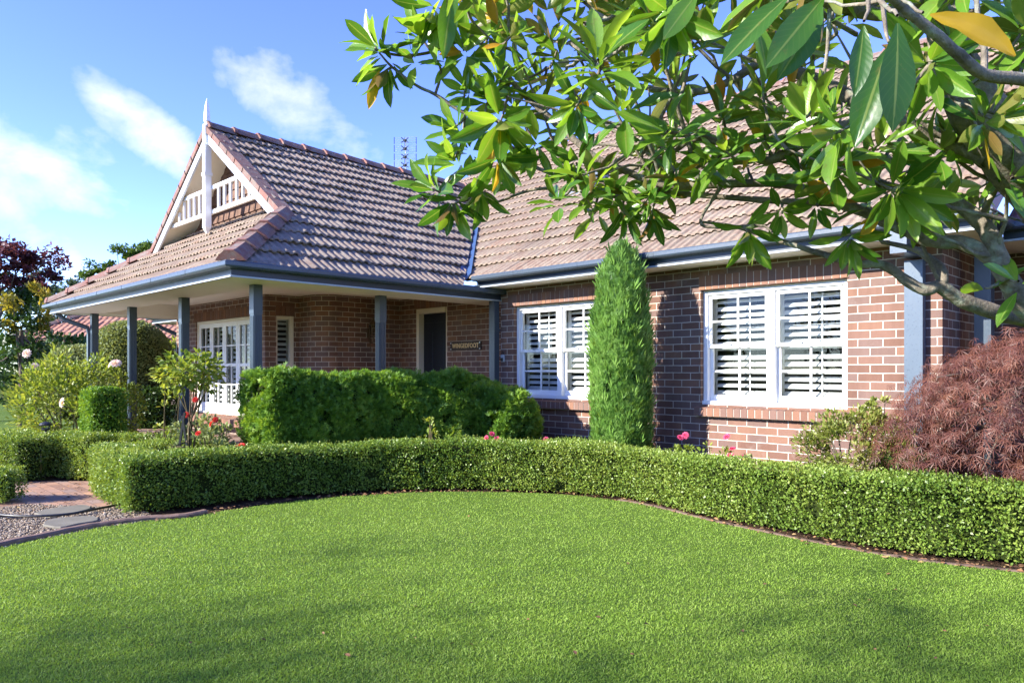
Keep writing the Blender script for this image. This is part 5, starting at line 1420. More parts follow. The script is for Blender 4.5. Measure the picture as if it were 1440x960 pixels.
# ================================================================== BACKGROUND
def tree(name, base, h, crown, n, size, mat, label, seed, cat='tree', group=None, clumps=60, cl=0.32,  trunk=0.14, hollow=0.3, tmpl=T_OVAL, mats=None):
    """crown: list of (dx, dy, z, rx, ry, rz) masses"""
    r = np.random.default_rng(seed); root = empty(name, (base[0], base[1], 0), label, cat, group)
    fo = Foliage(); ends = []
    vol = np.array([c[3]*c[4]*c[5] for c in crown])**0.67; share = vol/vol.sum()
    for q, (c, sh) in enumerate(zip(crown, share)):
        k = max(8, int(clumps*sh)); m = int(n*sh)
        cen = np.array([base[0] + c[0], base[1] + c[1], c[2]]); rad = np.array(c[3:6])
        cc = cen + rand_unit(r, k)*rad*(hollow + (1-hollow)*r.random((k, 1))**0.6); ends += [tuple(v) for v in cc[:max(3, k//5)]]
        idx = r.integers(0, k, m); cr = cl*rad.mean()*r.uniform(0.6, 1.3, k)[idx]
        p = cc[idx] + rand_unit(r, m)*(cr*r.random(m)**0.5)[:, None]*np.array([1, 1, 0.6])
        tone = np.clip(r.normal(0.5, 0.15, k)[idx] + r.normal(0, 0.17, m), 0, 1)
        fo.leaves(p, norm_rows(p - cen)*0.6 + rand_unit(r, m), np.array([0, 0, 1.0]) + rand_unit(r, m)*0.8, size*r.uniform(0.6, 1.3, m), tmpl, tone, (c[6] if len(c) > 6 else 0))
    fo.build('crown', [M[k] for k in (mats or [mat])], root)
    tr = Foliage(); top = np.array([base[0], base[1], h*0.62])
    tr.tube([(base[0], base[1], -0.1), (base[0]+0.05, base[1], h*0.3), tuple(top)], [trunk, trunk*0.8, trunk*0.5], 8, 0)
    for e in ends:
        b = np.array([base[0], base[1], h*r.uniform(0.28, 0.62)]); a = np.array(e); tr.tube([b, b*0.5 + a*0.5 + np.array([0, 0, -0.03*h]), a], [trunk*0.35, trunk*0.2, trunk*0.07], 5, 0)
    tr.build('trunk', [M['bark']], root, True)
    return root
M['purple_leaf'] = m_leaf('purple_leaf', [(0, (0.030, 0.012, 0.020)), (0.5, (0.085, 0.026, 0.038)), (1, (0.21, 0.055, 0.065))], 0.3, 0.45, 0.3)
M['gold_leaf'] = m_leaf('golden_leaf', [(0, (0.075, 0.085, 0.012)), (0.5, (0.20, 0.19, 0.026)), (1, (0.36, 0.28, 0.05))], 0.35, 0.45, 0.3)
M['mid_leaf'] = m_leaf('mid_green_leaf', [(0, (0.028, 0.060, 0.012)), (0.5, (0.070, 0.130, 0.022)), (1, (0.150, 0.210, 0.045))], 0.3, 0.45, 0.3)
M['blue_leaf'] = m_leaf('blue_green_leaf', [(0, (0.030, 0.058, 0.034)), (0.5, (0.065, 0.105, 0.055)), (1, (0.130, 0.175, 0.080))], 0.25, 0.5, 0.3)
b = P(-12, 500, 19.0)
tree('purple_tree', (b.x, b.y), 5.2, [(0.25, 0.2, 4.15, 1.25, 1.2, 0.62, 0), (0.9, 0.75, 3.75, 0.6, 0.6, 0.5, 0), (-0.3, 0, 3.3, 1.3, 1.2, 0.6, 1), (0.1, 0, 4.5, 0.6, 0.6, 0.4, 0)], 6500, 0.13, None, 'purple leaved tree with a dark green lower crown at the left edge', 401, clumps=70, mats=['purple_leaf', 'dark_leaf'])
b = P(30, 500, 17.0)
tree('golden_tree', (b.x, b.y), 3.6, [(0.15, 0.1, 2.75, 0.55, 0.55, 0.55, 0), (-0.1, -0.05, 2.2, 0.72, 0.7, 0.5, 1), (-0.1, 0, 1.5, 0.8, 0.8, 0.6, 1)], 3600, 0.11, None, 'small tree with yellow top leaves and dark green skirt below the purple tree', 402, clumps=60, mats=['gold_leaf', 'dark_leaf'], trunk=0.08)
b = P(84, 480, 48.0)
tree('gum_tree', (b.x, b.y), 8.5, [(0, 0, 6.7, 2.1, 2.0, 1.2), (-1.3, -1.2, 6.2, 1.2, 1.2, 0.8), (1.3, 1.3, 6.1, 1.4, 1.4, 0.9), (0.2, 0, 5.0, 2.4, 2.4, 1.1)], 5600, 0.24, 'blue_leaf', 'distant blue green tree beyond the neighbouring roof', 403, clumps=46, cl=0.34)
b = P(178, 480, 34.0)
tree('ash_tree', (b.x, b.y), 8.2, [(-0.2, -0.2, 5.8, 1.5, 1.5, 1.3), (1.1, 1.1, 6.2, 1.3, 1.3, 1.2), (-1.0, -1.0, 5.0, 1.0, 1.0, 0.9), (0.4, 0.3, 6.8, 0.9, 0.9, 0.6)], 6500, 0.17, 'mid_leaf', 'light green feathery tree rising behind the porch roof', 404, clumps=70, cl=0.28)
b = P(-60, 500, 40.0)
tree('gum_tree', (b.x, b.y), 9, [(0, 0, 5.5, 3, 3, 2.2)], 2500, 0.26, 'blue_leaf', 'tall blue green tree at the far left behind the purple tree', 405, clumps=40)
def bush(px, py, d, rx, rz, n, size, mat, label, seed, name='shrub', zc=None, tmpl=T_FOLD, **kw):
    c = P(px, py, d); z = c.z if zc is None else zc
    return twiggy(name, (c.x, c.y, z), (rx, rx, rz), n, size, mat, label, 'shrub', seed, tmpl=tmpl, stems=8, **kw)[0]
bush(12, 530, 31.0, 2.0, 1.5, 3000, 0.17, 'dark_leaf', 'dark glossy shrub behind the far strip of lawn', 411, zc=1.3, clumps=60)
bush(22, 556, 30.0, 1.7, 0.35, 1200, 0.11, 'grey_leaf', 'low grey green border plants along the far strip of lawn', 412, zc=0.25, clumps=40)
bush(62, 502, 17.5, 0.6, 0.65, 1500, 0.06, 'grey_leaf', 'pale speckled shrub between the big rose and the neighbouring roof', 413, zc=1.35, clumps=50)
for i, (x, y, d, lab) in enumerate([(92, 492, 21, 'dark green shrub under the left part of the neighbouring roof'), (122, 490, 20.5, 'dark green shrub touching the eaves of the neighbouring roof')]):
    bush(x, y, d, 1.0, 0.95, 1800, 0.13, 'dark_leaf', lab, 414+i, zc=1.35, clumps=40, tone0=0.6)
bush(238, 505, 18.6, 0.75, 0.85, 1500, 0.11, 'rose_leaf', 'bright yellow green shrub right of the clipped dome', 416, zc=1.4, clumps=40, tone0=0.6)
bush(30, 470, 24, 1.6, 1.2, 2200, 0.14, 'dark_leaf', 'dark evergreen mass below the golden tree', 417, zc=1.2, clumps=40, tone0=0.4)
def dome(px, d, rx, z0, z1, label, seed, mat='grey_leaf'):
    c = P(px, 500, d); r = np.random.default_rng(seed)
    V, Q = blob_mesh((c.x, c.y, (z0+z1)/2), (rx, rx, (z1-z0)/2), 0.03, 3, seed, 34, 24, 0.0, 0.85)
    fl = inward(V, Q)
    fo = Foliage(); clothe(fo, V, Q, 1500, 0.055, T_OVAL, r, 0.06, 0.02, 0.5, 0.3, 0.8, 0.07, 1, 2.5, seed, flip=fl)
    return tag(fo.build('topiary_dome', [M[mat], M['core']]), label, 'topiary')
dome(183, 15.2, 0.80, 0.1, 2.28, 'large grey green shrub clipped into a dome behind the verandah posts', 421)
dome(112, 16.5, 0.80, 0.1, 1.85, 'lower clipped dome behind the big rose bush, left of the first post', 422)
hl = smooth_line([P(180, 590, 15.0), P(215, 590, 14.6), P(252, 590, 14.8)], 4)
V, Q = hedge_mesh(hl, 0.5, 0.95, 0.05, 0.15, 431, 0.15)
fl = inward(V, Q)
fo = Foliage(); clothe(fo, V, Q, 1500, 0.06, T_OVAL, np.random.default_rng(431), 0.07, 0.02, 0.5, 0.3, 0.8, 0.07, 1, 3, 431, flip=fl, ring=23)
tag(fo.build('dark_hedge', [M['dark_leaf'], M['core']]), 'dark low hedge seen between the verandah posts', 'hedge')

# ---- neighbouring house: long terracotta roof on a low brick wall
nb = P(150, 475, 27.0)
nbh = empty('neighbour_house', (nb.x, nb.y, 0), 'low neighbouring house with a long terracotta tiled roof seen behind the garden', 'house')
def neighbour():
    eL = P(14, 475, 27.5); eR = P(330, 473, 27.5); ez = eL.z
    ex_ = (eR - eL); ex_.z = 0; L = ex_.length; ex_.normalize(); back = Vector((-ex_.y, ex_.x, 0))
    if back.dot(Vector((-1, 1, 0))) < 0: back = -back
    slope = 0.55; ey_ = (back + Vector((0, 0, slope))).normalized()
    w = 3.6
    hip0 = eL; n_l = (-ex_ + back*0.0)
    a = eL; d1 = -(ex_) * 1.0 + back * 1.0                       # hip running up at 45 degrees in plan
    cut = (-ex_ + back).normalized()
    tile_sheet('roof', eL, ex_, ey_, L, w*math.hypot(1, slope), [[(eL.x, eL.y, cut.x, cut.y)]], M['tile_nb'], course=0.34, pitch=0.24, parent=nbh, hump=0.03, step=0.035, seed=12)
    ridge = eL + ex_*w + back*w + Vector((0, 0, slope*w))
    ridge_caps(eL + Vector((0, 0, 0.05)), ridge + Vector((0, 0, 0.05)), 0, 'hip_ridge', parent=nbh)
    mb = MB()
    p = [eL + back*0.5 + ex_*0.5, eR + back*0.5, eR + back*5, eL + back*5 + ex_*0.5]
    mb.prism([(q.x, q.y, 0) for q in p], [(q.x, q.y, ez-0.02) for q in p]); mb.build('wall', M['brick'], nbh)
    mb = MB(); a, b = eL, eR
    mb.prism([(a.x, a.y, ez-0.16), (a.x, a.y, ez+0.01), (a.x+back.x*0.05, a.y+back.y*0.05, ez+0.01), (a.x+back.x*0.05, a.y+back.y*0.05, ez-0.16)],
             [(b.x, b.y, ez-0.16), (b.x, b.y, ez+0.01), (b.x+back.x*0.05, b.y+back.y*0.05, ez+0.01), (b.x+back.x*0.05, b.y+back.y*0.05, ez-0.16)]); mb.build('gutter', M['nb_gutter'], nbh)
    # higher roof behind the hip
    t2 = eL + ex_*1.3 + back*4.2 + Vector((0, 0, 0.9))
    tile_sheet('roof', t2, ex_, ey_, 5.5, 2.4, [[]], M['tile_nb'], course=0.34, pitch=0.24, parent=nbh, hump=0.03, step=0.035, seed=13)
M['tile_nb'] = m_tile('terracotta_roof_tile', (0.34, 0.17, 0.12), (0.40, 0.26, 0.19), (0.38, 0.15, 0.10))
M['nb_gutter'] = m_plain('red_brown_gutter', (0.22, 0.075, 0.05), 0.5, 0.4, 0.15, 4)
neighbour()
# overhead wire
mb = MB(); a, b = P(-40, 392, 40), P(420, 376, 40); pts = [a.lerp(b, t) - Vector((0, 0, 1.2*t*(1-t))) for t in [k/14 for k in range(15)]]
mb.tube(pts, 0.018, 5); tag(mb.build('overhead_wire', M['black']), 'thin overhead wire crossing the sky in front of the distant tree', 'wire')
# ================================================================== MAGNOLIA (large tree at the right, close to the camera)
M['mag_leaf'] = m_leaf('magnolia_leaf', [(0.0, (0.018, 0.062, 0.008)), (0.25, (0.050, 0.145, 0.014)), (0.5, (0.115, 0.245, 0.022)), (0.8, (0.215, 0.350, 0.036)), (1.0, (0.31, 0.40, 0.06))], 0.40, 0.32, 0.55,
                       back=[(0.0, (0.17, 0.085, 0.030)), (0.35, (0.18, 0.12, 0.035)), (0.6, (0.17, 0.18, 0.045)), (1.0, (0.24, 0.27, 0.07))], nscale=2.0, tcol=1.9, veins=True)
M['mag_yellow'] = m_leaf('magnolia_yellow_leaf', [(0.0, (0.30, 0.13, 0.02)), (0.5, (0.50, 0.30, 0.02)), (1.0, (0.62, 0.42, 0.03))], 0.35, 0.35, 0.4, nscale=30, tcol=1.3, veins=False)
def m_magbark():
    t = NT('magnolia_bark'); n1 = t.noise(9, 5, 0.65); n2 = t.noise(45, 5, 0.7); n3 = t.noise(16, 4, 0.6)
    c = t.ramp(n1, [(0.3, (0.12, 0.10, 0.075)), (0.55, (0.26, 0.22, 0.165)), (0.75, (0.38, 0.34, 0.27))])
    c = t.mix(t.ramp(n3, [(0.54, (0,)*3), (0.66, (0.75,)*3)]), c, (0.30, 0.34, 0.27))
    c = t.mix(0.7, c, t.ramp(n2, [(0.3, (0.4,)*3), (0.7, (1.2,)*3)]), 'MULTIPLY')
    return t.done(t.bsdf(c, 0.85, 0.2, normal=t.bump(t.math('ADD', n2, n1), 0.8, 0.012)))
M['mag_bark'] = m_magbark()
def mag_template(nl=8):
    s = np.linspace(0, 1, nl); w = 0.143*np.sin(np.pi*np.clip(s, 0, 1)**1.15)**0.80; w[0] = 0.012; w[-1] = 0.002
    v = []; 
    for i, (a, b) in enumerate(zip(s, w)):
        wave = 0.012*math.sin(i*2.1)
        for y in (-1, -0.5, 0, 0.5, 1):
            v.append((a, y*b, 0.42*abs(y)**1.3*b + wave*abs(y)*(1 if y > 0 else -1)))
    v = np.array(v); k = 5
    q = [[i*k+j, (i+1)*k+j, (i+1)*k+j+1, i*k+j+1] for i in range(nl-1) for j in range(4)]
    return v, [np.array(q)]
MAGT = mag_template()
def mag_leaves(fo, p, axis, up, size, rnd, r, mat=0, curve=None):
    n = len(p); tv, tf = MAGT
    axis = norm_rows(axis); side = norm_rows(np.cross(up, axis)); nn = np.cross(axis, side)
    if curve is None: curve = r.uniform(-0.06, 0.24, n)
    sz = np.asarray(size)[:, None, None]; X = tv[None, :, 0:1]
    wd = r.uniform(0.85, 1.2, n)[:, None, None]; tw = r.normal(0, 0.30, n)[:, None, None]*X
    Y = tv[None, :, 1:2]*wd; Z = tv[None, :, 2:3]*r.uniform(0.3, 1.5, n)[:, None, None] - curve[:, None, None]*X*X
    Y2 = Y*np.cos(tw) - Z*0; Z2 = Z + Y*np.sin(tw)
    pet = 0.07
    V = p[:, None] + sz*((X*(1-pet) + pet)*axis[:, None] + Y2*side[:, None] + Z2*nn[:, None])
    off = (np.arange(n)*len(tv))[:, None, None]
    fo.add(V.reshape(-1, 3), [(tf[0][None] + off).reshape(-1, 4)], np.repeat(rnd, len(tv)), mat)

def magnolia():
    r = np.random.default_rng(777)
    base = P(1610, 520, 2.75); root = empty('magnolia_tree', (base.x, base.y, 0), 'big spreading magnolia with glossy leaves hanging over the right half of the picture', 'magnolia')
    br = Foliage(); SK = []
    camr = np.array([S2, S2, 0]); camd = np.array([-S2, S2, 0]); Z = np.array([0, 0, 1.0])
    def limb(px, r0, r1, n=12, sub=4):
        pts = [np.array(tuple(P(*q))) for q in px]
        out = []
        for i in range(len(pts)-1):
            p0 = pts[max(i-1, 0)]; p1, p2 = pts[i], pts[i+1]; p3 = pts[min(i+2, len(pts)-1)]
            for k in range(sub):
                t = k/sub; out.append(0.5*((2*p1)+(-p0+p2)*t+(2*p0-5*p1+4*p2-p3)*t*t+(-p0+3*p1-3*p2+p3)*t**3))
        out.append(pts[-1]); out = np.array(out)
        rad = np.linspace(r0, r1, len(out))*(1 + 0.04*np.sin(np.arange(len(out))*1.3) + r.normal(0, 0.02, len(out)))
        out[1:-1] += r.normal(0, 0.035, (len(out)-2, 3))*rad[1:-1, None]
        br.tube([tuple(v) for v in out], list(rad), n, 0)
        SK.append((out, rad))
    # trunk and main forks
    limb([(1660, 1060, 2.75), (1648, 900, 2.75), (1630, 700, 2.74), (1600, 520, 2.70), (1530, 360, 2.5), (1440, 238, 2.28), (1393, 181, 2.22), (1354, 122, 2.2), (1335, 73, 2.2), (1330, 0, 2.2), (1322, -120, 2.25), (1300, -300, 2.4)], 0.13, 0.035, 14)
    limb([(1612, 560, 2.72), (1540, 480, 2.72), (1470, 452, 2.68), (1440, 447, 2.65), (1412, 442, 2.62), (1385, 434, 2.6), (1360, 425, 2.58), (1340, 415, 2.57), (1320, 403, 2.56), (1300, 407, 2.56), (1275, 395, 2.57), (1255, 379, 2.58), (1232, 371, 2.6), (1200, 370, 2.62), (1140, 352, 2.68), (1080, 333, 2.75), (1030, 318, 2.8), (985, 312, 2.85)], 0.038, 0.005)
    limb([(1322, 404, 2.56), (1325, 384, 2.58), (1316, 370, 2.62), (1302, 360, 2.66), (1285, 350, 2.72), (1240, 340, 2.8)], 0.022, 0.008, 9)
    limb([(1605, 535, 2.70), (1520, 470, 2.55), (1450, 440, 2.46), (1425, 405, 2.42), (1407, 370, 2.40), (1395, 337, 2.40), (1376, 310, 2.42), (1350, 289, 2.45), (1325, 280, 2.48), (1300, 277, 2.52), (1250, 262, 2.6), (1200, 240, 2.7), (1150, 222, 2.8)], 0.042, 0.009)
    limb([(1398, 365, 2.41), (1375, 350, 2.42), (1350, 341, 2.44), (1325, 340, 2.47), (1300, 336, 2.5), (1275, 324, 2.52), (1250, 314, 2.55), (1215, 298, 2.6), (1180, 286, 2.65), (1139, 269, 2.7), (1100, 258, 2.75), (1017, 259, 2.8), (938, 261, 2.85), (890, 245, 2.88), (839, 222, 2.9), (791, 182, 2.92), (764, 158, 2.93), (730, 127, 2.95), (695, 81, 2.97), (667, 50, 3.0), (638, 7, 3.02), (610, -50, 3.05)], 0.026, 0.007, 10)
    limb([(1180, 286, 2.65), (1100, 283, 2.72), (1040, 279, 2.8), (955, 273, 2.88), (859, 276, 2.95), (827, 269, 2.97), (780, 265, 3.0), (744, 268, 3.02), (700, 284, 3.05)], 0.014, 0.005, 8)
    limb([(955, 273, 2.88), (900, 262, 2.95), (834, 252, 3.0), (802, 252, 3.02), (757, 237, 3.05), (725, 215, 3.1), (702, 190, 3.1)], 0.012, 0.005, 8)
    limb([(1393, 222, 2.24), (1360, 208, 2.3), (1325, 196, 2.36), (1276, 176, 2.44), (1227, 157, 2.5), (1178, 127, 2.6), (1129, 105, 2.7), (1080, 93, 2.8), (1065, 91, 2.85), (1025, 115, 2.9), (985, 129, 2.95), (930, 127, 3.0), (870, 110, 3.05), (800, 60, 3.1)], 0.034, 0.008)
    limb([(1230, 160, 2.5), (1178, 181, 2.55), (1129, 201, 2.6), (1080, 226, 2.66), (1040, 210, 2.72), (982, 194, 2.8), (946, 214, 2.86), (914, 230, 2.9), (860, 246, 2.95)], 0.022, 0.007, 9)
    limb([(1500, 130, 1.75), (1440, 112, 1.7), (1384, 105, 1.66), (1349, 78, 1.62), (1310, 44, 1.58), (1266, 8, 1.55), (1220, -40, 1.5)], 0.016, 0.009, 9)
    limb([(1335, 40, 2.2), (1300, 18, 2.15), (1261, 17, 2.1), (1227, 20, 2.06), (1168, 5, 2.0), (1100, -30, 1.95)], 0.028, 0.012, 10)
    limb([(667, 50, 3.0), (640, 60, 3.0), (600, 75, 2.98), (560, 78, 2.95), (528, 70, 2.92)], 0.008, 0.005, 7)
    limb([(735, 195, 2.95), (690, 165, 2.97), (655, 160, 2.98), (612, 133, 2.97), (585, 120, 2.96), (552, 95, 2.94), (533, 74, 2.92)], 0.010, 0.004, 7)
    limb([(612, 133, 2.97), (620, 100, 2.95), (607, 75, 2.93), (590, 50, 2.92)], 0.006, 0.004, 7)
    limb([(1017, 259, 2.8), (985, 310, 2.75), (1010, 320, 2.72), (1075, 318, 2.7), (1095, 345, 2.68)], 0.007, 0.004, 6)
    limb([(930, 262, 2.86), (918, 215, 2.8), (895, 170, 2.72), (858, 118, 2.6), (845, 85, 2.5)], 0.009, 0.005, 7)
    limb([(985, 262, 2.82), (965, 190, 2.76), (940, 110, 2.66), (925, 50, 2.6)], 0.010, 0.006, 7)
    limb([(900, 240, 2.9), (905, 210, 2.86), (914, 160, 2.8), (912, 125, 2.75)], 0.006, 0.003, 6)
    limb([(1395, 222, 2.24), (1355, 150, 2.1), (1320, 118, 2.0), (1308, 90, 1.95)], 0.008, 0.004, 7)
    limb([(1375, 310, 2.42), (1398, 270, 2.4), (1405, 250, 2.38), (1385, 235, 2.36), (1365, 200, 2.3)], 0.012, 0.006, 7)
    def twig(q, c, r0=0.0065, r1=0.0035, bend=0.18, axis=None):
        dist = np.linalg.norm(c - q); m = (q + c)/2 + r.normal(0, 0.05, 3)*dist + (np.array([0, 0, -0.10]) if axis is None else -axis*bend)*dist
        t = np.linspace(0, 1, 8)[:, None]; b = (1-t)**2*q + 2*t*(1-t)*m + t*t*c
        b[1:-1] += r.normal(0, 0.006, (6, 3))*min(dist, 0.4)*2
        br.tube([tuple(v) for v in b], list(np.linspace(r0, r1, 8)), 6, 0); return b
    for k in range(60):                                  # secondary twigs crossing the canopy
        o, rd = SK[r.integers(1, len(SK))]; a = o[r.integers(0, len(o))]
        b = a + np.array([-S2, -S2, 0])*r.uniform(-0.2, 0.75) + np.array([0, 0, 1])*r.uniform(-0.1, 0.55) + r.normal(0, 0.14, 3)
        rel = b - CAMP; dd = rel @ camd; xx = CX + F0*(rel @ camr)/dd
        yy = CY - F0*rel[2]/dd
        if xx < 640 or dd < 1.5 or yy > 290: continue
        bb = twig(a, b, 0.008, 0.003)
        SK.append((bb, np.linspace(0.008, 0.003, 8)))
    allp = np.concatenate([s[0] for s in SK])
    fo = Foliage(); yl = Foliage()
    def rosette(x, y, d, n=9, L=0.165, axis=None, droop=0.0, brown=0.0, opening=1.0, yellow=0.025):
        n = int(n*1.45); L = L*0.97
        c = np.array(tuple(P(x, y, d)))
        q = allp[np.argmin(np.linalg.norm(allp - c, axis=1))]; dist = np.linalg.norm(c - q)
        dirt = (c - q)/max(dist, 1e-3)
        if axis is None:
            axis = dirt*0.5 + Z*0.8 + r.normal(0, 0.35, 3) - camr*0.25
        else: axis = camr*axis[0] + Z*axis[1] - camd*axis[2]
        axis = np.array(axis)/np.linalg.norm(axis)
        if dist > 0.01:
            twig(q, c, 0.0065, 0.004, 0.2, axis)
        e1 = np.cross(axis, r.normal(size=3)); e1 /= np.linalg.norm(e1); e2 = np.cross(axis, e1)
        k = np.arange(n); az = k*2.4 + r.uniform(0, 6); pol = np.interp(k/max(n-1, 1), [0, 1], [0.35, 1.65])*opening + r.normal(0, 0.16, n)
        out = np.cos(az)[:, None]*e1 + np.sin(az)[:, None]*e2
        ax = out*np.sin(pol)[:, None] + axis*np.cos(pol)[:, None] - Z*(droop + 0.22*r.random(n))[:, None]
        ax = norm_rows(ax)
        up = axis*np.sin(pol)[:, None] - out*np.cos(pol)[:, None]*0.9 + r.normal(0, 0.18, (n, 3))
        p = c + out*0.006 - axis*(0.05*k/n)[:, None]
        tone = np.clip(0.52 - 0.20*k/n + r.normal(0, 0.17, n) + 0.1, 0.02, 1); tone = np.where(r.random(n) < brown, tone*0.25, tone)
        L_ = L*r.uniform(0.68, 1.12, n)
        yy = r.random(n) < yellow
        if (~yy).any(): mag_leaves(fo, p[~yy], ax[~yy], up[~yy], L_[~yy], tone[~yy], r)
        if yy.any(): mag_leaves(yl, p[yy], ax[yy] - Z*0.5, up[yy], L_[yy]*0.9, r.random(yy.sum()), r)
    hand = [  # x, y, depth, leaves, leaf length, axis(right, up, towards camera), droop, brown
        (528, 66, 2.92, 11, 0.165, (-0.7, 0.6, 0.3), 0.0, 0.1), (545, 98, 2.93, 8, 0.16, (-0.3, -0.8, 0.4), 0.35, 0.8), (590, 48, 2.92, 9, 0.16, (-0.3, 0.8, 0.4), 0.0, 0.1),
        (608, 20, 2.9, 10, 0.19, (-0.1, -0.9, 0.4), 0.3, 0.3), (652, 71, 2.95, 10, 0.17, (-0.2, 0.4, 0.9), 0.1, 0.1), (578, 80, 2.94, 7, 0.15, (-0.4, 0.5, 0.6), 0.1, 0.1),
        (704, 172, 2.75, 11, 0.20, (0.1, -0.6, 0.8), 0.25, 0.1), (702, 226, 2.8, 8, 0.17, (0.3, -0.5, 0.8), 0.3, 0.2), (638, 226, 2.95, 10, 0.165, (-0.6, 0.5, 0.5), 0.0, 0.2),
        (677, 270, 2.95, 9, 0.165, (0.3, -0.6, 0.6), 0.3, 0.1), (608, 266, 2.95, 9, 0.17, (-0.8, 0.3, 0.5), 0.0, 0.1), (636, 288, 2.95, 9, 0.165, (-0.2, -0.7, 0.6), 0.35, 0.5), (640, 178, 2.95, 9, 0.15, (-0.5, 0.4, 0.7), 0.0, 0.1),
        (660, 205, 2.95, 8, 0.16, (-0.1, 0.5, 0.8), 0.0, 0.2), (688, 134, 2.95, 9, 0.17, (0, 0.5, 0.8), 0.0, 0.1), (702, 112, 2.9, 9, 0.17, (0.2, 0.6, 0.6), 0, 0.1), (655, 125, 2.97, 7, 0.15, (-0.4, 0.2, 0.8), 0.1, 0.1),
        (841, 84, 2.2, 13, 0.185, (-0.05, 0.95, 0.45), 0.0, 0.0), (918, 28, 2.3, 10, 0.18, (0.0, 0.6, 0.7), 0.1, 0.1), (810, 150, 2.5, 9, 0.17, (-0.2, -0.5, 0.8), 0.3, 0.3), (946, 24, 2.2, 9, 0.18, (0.2, -0.7, 0.6), 0.3, 0.1),
        (1017, 164, 2.6, 11, 0.165, (0.1, 0.8, 0.6), 0.0, 0.1), (1053, 328, 2.65, 9, 0.15, (0.0, -0.6, 0.6), 0.3, 0.05), (879, 300, 2.85, 9, 0.15, (0.1, -0.8, 0.5), 0.35, 0.6), (862, 272, 2.9, 9, 0.15, (-0.2, 0.3, 0.8), 0.2, 0.2),
        (918, 302, 2.85, 8, 0.14, (0.1, -0.9, 0.4), 0.3, 0.7), (1009, 222, 2.75, 8, 0.16, (0.0, 0.3, 0.9), 0.1, 0.1), (950, 238, 2.85, 8, 0.15, (-0.2, -0.4, 0.8), 0.2, 0.1), (752, 205, 2.85, 8, 0.17, (-0.2, -0.5, 0.8), 0.3, 0.2),
        (811, 230, 2.85, 8, 0.15, (-0.1, -0.5, 0.8), 0.3, 0.2), (993, 236, 2.78, 8, 0.15, (0.2, 0.2, 0.9), 0.1, 0.1), (1178, 228, 2.45, 12, 0.18, (-0.1, 0.5, 0.8), 0.1, 0.05), (1262, 268, 2.3, 12, 0.19, (0.0, -0.3, 0.9), 0.2, 0.05),
        (1197, 338, 2.55, 9, 0.15, (0.0, -0.5, 0.8), 0.3, 0.2), (1325, 208, 2.35, 10, 0.17, (-0.1, 0.6, 0.8), 0.0, 0.1), (1130, 245, 2.6, 9, 0.16, (-0.2, 0.3, 0.8), 0.1, 0.1), (1100, 300, 2.68, 7, 0.13, (-0.1, -0.4, 0.7), 0.2, 0.2),
        (1290, 300, 2.5, 8, 0.15, (0.0, -0.3, 0.9), 0.2, 0.1), (1235, 205, 2.45, 9, 0.16, (-0.2, 0.5, 0.8), 0.05, 0.1), (1310, 90, 1.95, 9, 0.18, (-0.2, -0.3, 0.9), 0.2, 0.05), (1400, 160, 2.0, 8, 0.16, (0.2, 0.3, 0.8), 0.1, 0.1),
        (1440, 60, 2.3, 10, 0.18, (0.1, 0.5, 0.6), 0.0, 0.1), (1352, 200, 2.3, 8, 0.15, (0.2, 0.6, 0.7), 0.1, 0.1), (1150, 290, 2.6, 7, 0.13, (-0.2, -0.2, 0.9), 0.2, 0.1), (1075, 190, 2.6, 8, 0.15, (0, 0.4, 0.8), 0.1, 0.1),
        (1432, 395, 2.3, 3, 0.14, (-0.5, 0.6, 0.6), 0.0, 0.0), (1385, 405, 2.4, 2, 0.15, (-0.8, 0.5, 0.4), 0.0, 0.0), (1425, 250, 2.2, 6, 0.15, (0.3, 0.3, 0.8), 0.1, 0.0)]
    for h in hand: rosette(h[0], h[1], h[2], h[3], h[4], h[5], h[6], h[7])
    cnt = 0
    while cnt < 160:                                     # the dense upper canopy
        x = r.uniform(610, 1560); y = r.uniform(-230, 215)
        lim = np.interp(x, [600, 680, 760, 900, 1060, 1250, 1440, 1560], [-20, 110, 205, 185, 205, 190, 170, 260])
        if y > lim or (1150 < x < 1290 and 20 < y < 75 and r.random() < 0.7): continue
        d = r.uniform(2.2, 3.6) if x < 1100 else r.uniform(1.9, 3.3)
        rosette(x, y, d, r.integers(7, 12), r.uniform(0.135, 0.185), None, r.uniform(0, 0.25), 0.15); cnt += 1
    for k in range(34):
        x = r.uniform(780, 1400); y = r.uniform(195, 305); rosette(x, y, r.uniform(2.4, 3.0), r.integers(4, 8), r.uniform(0.11, 0.15), None, r.uniform(0, 0.3), 0.2)
    # single big leaves very close to the camera: (base, tip, depth, tone, facing)
    for (x0, y0, x1, y1, d, tone, L2) in [(1262, 22, 1264, 178, 1.30, 0.02, 1.0), (1215, 30, 1206, 130, 1.40, 0.04, 1.0), (1250, 60, 1205, 200, 1.45, 0.08, 1.0), (1165, -12, 1082, 88, 1.6, 0.15, 1.0), (1160, 2, 1100, 108, 1.7, 0.18, 1.0),
                                        (1120, -15, 1012, 78, 1.65, 0.15, 1.0), (1090, -20, 1010, 30, 1.8, 0.6, 1.0), (985, -15, 935, 50, 1.9, 0.45, 1.0), (640, -30, 622, 78, 2.6, 0.3, 1.0), (1060, 20, 1085, 105, 1.75, .5, 1.0)]:
        a, b = np.array(tuple(P(x0, y0, d))), np.array(tuple(P(x1, y1, d*0.985)))
        v = (b-a)[None]; up = (-camd*0.9 + Z*0.35 + r.normal(0, 0.25, 3))[None]
        mag_leaves(fo, a[None], v, up, np.linalg.norm(v, axis=1), np.array([tone]), r, curve=np.array([0.12]))
        q = allp[np.argmin(np.linalg.norm(allp - a, axis=1))]
        twig(q, a, 0.006, 0.003)
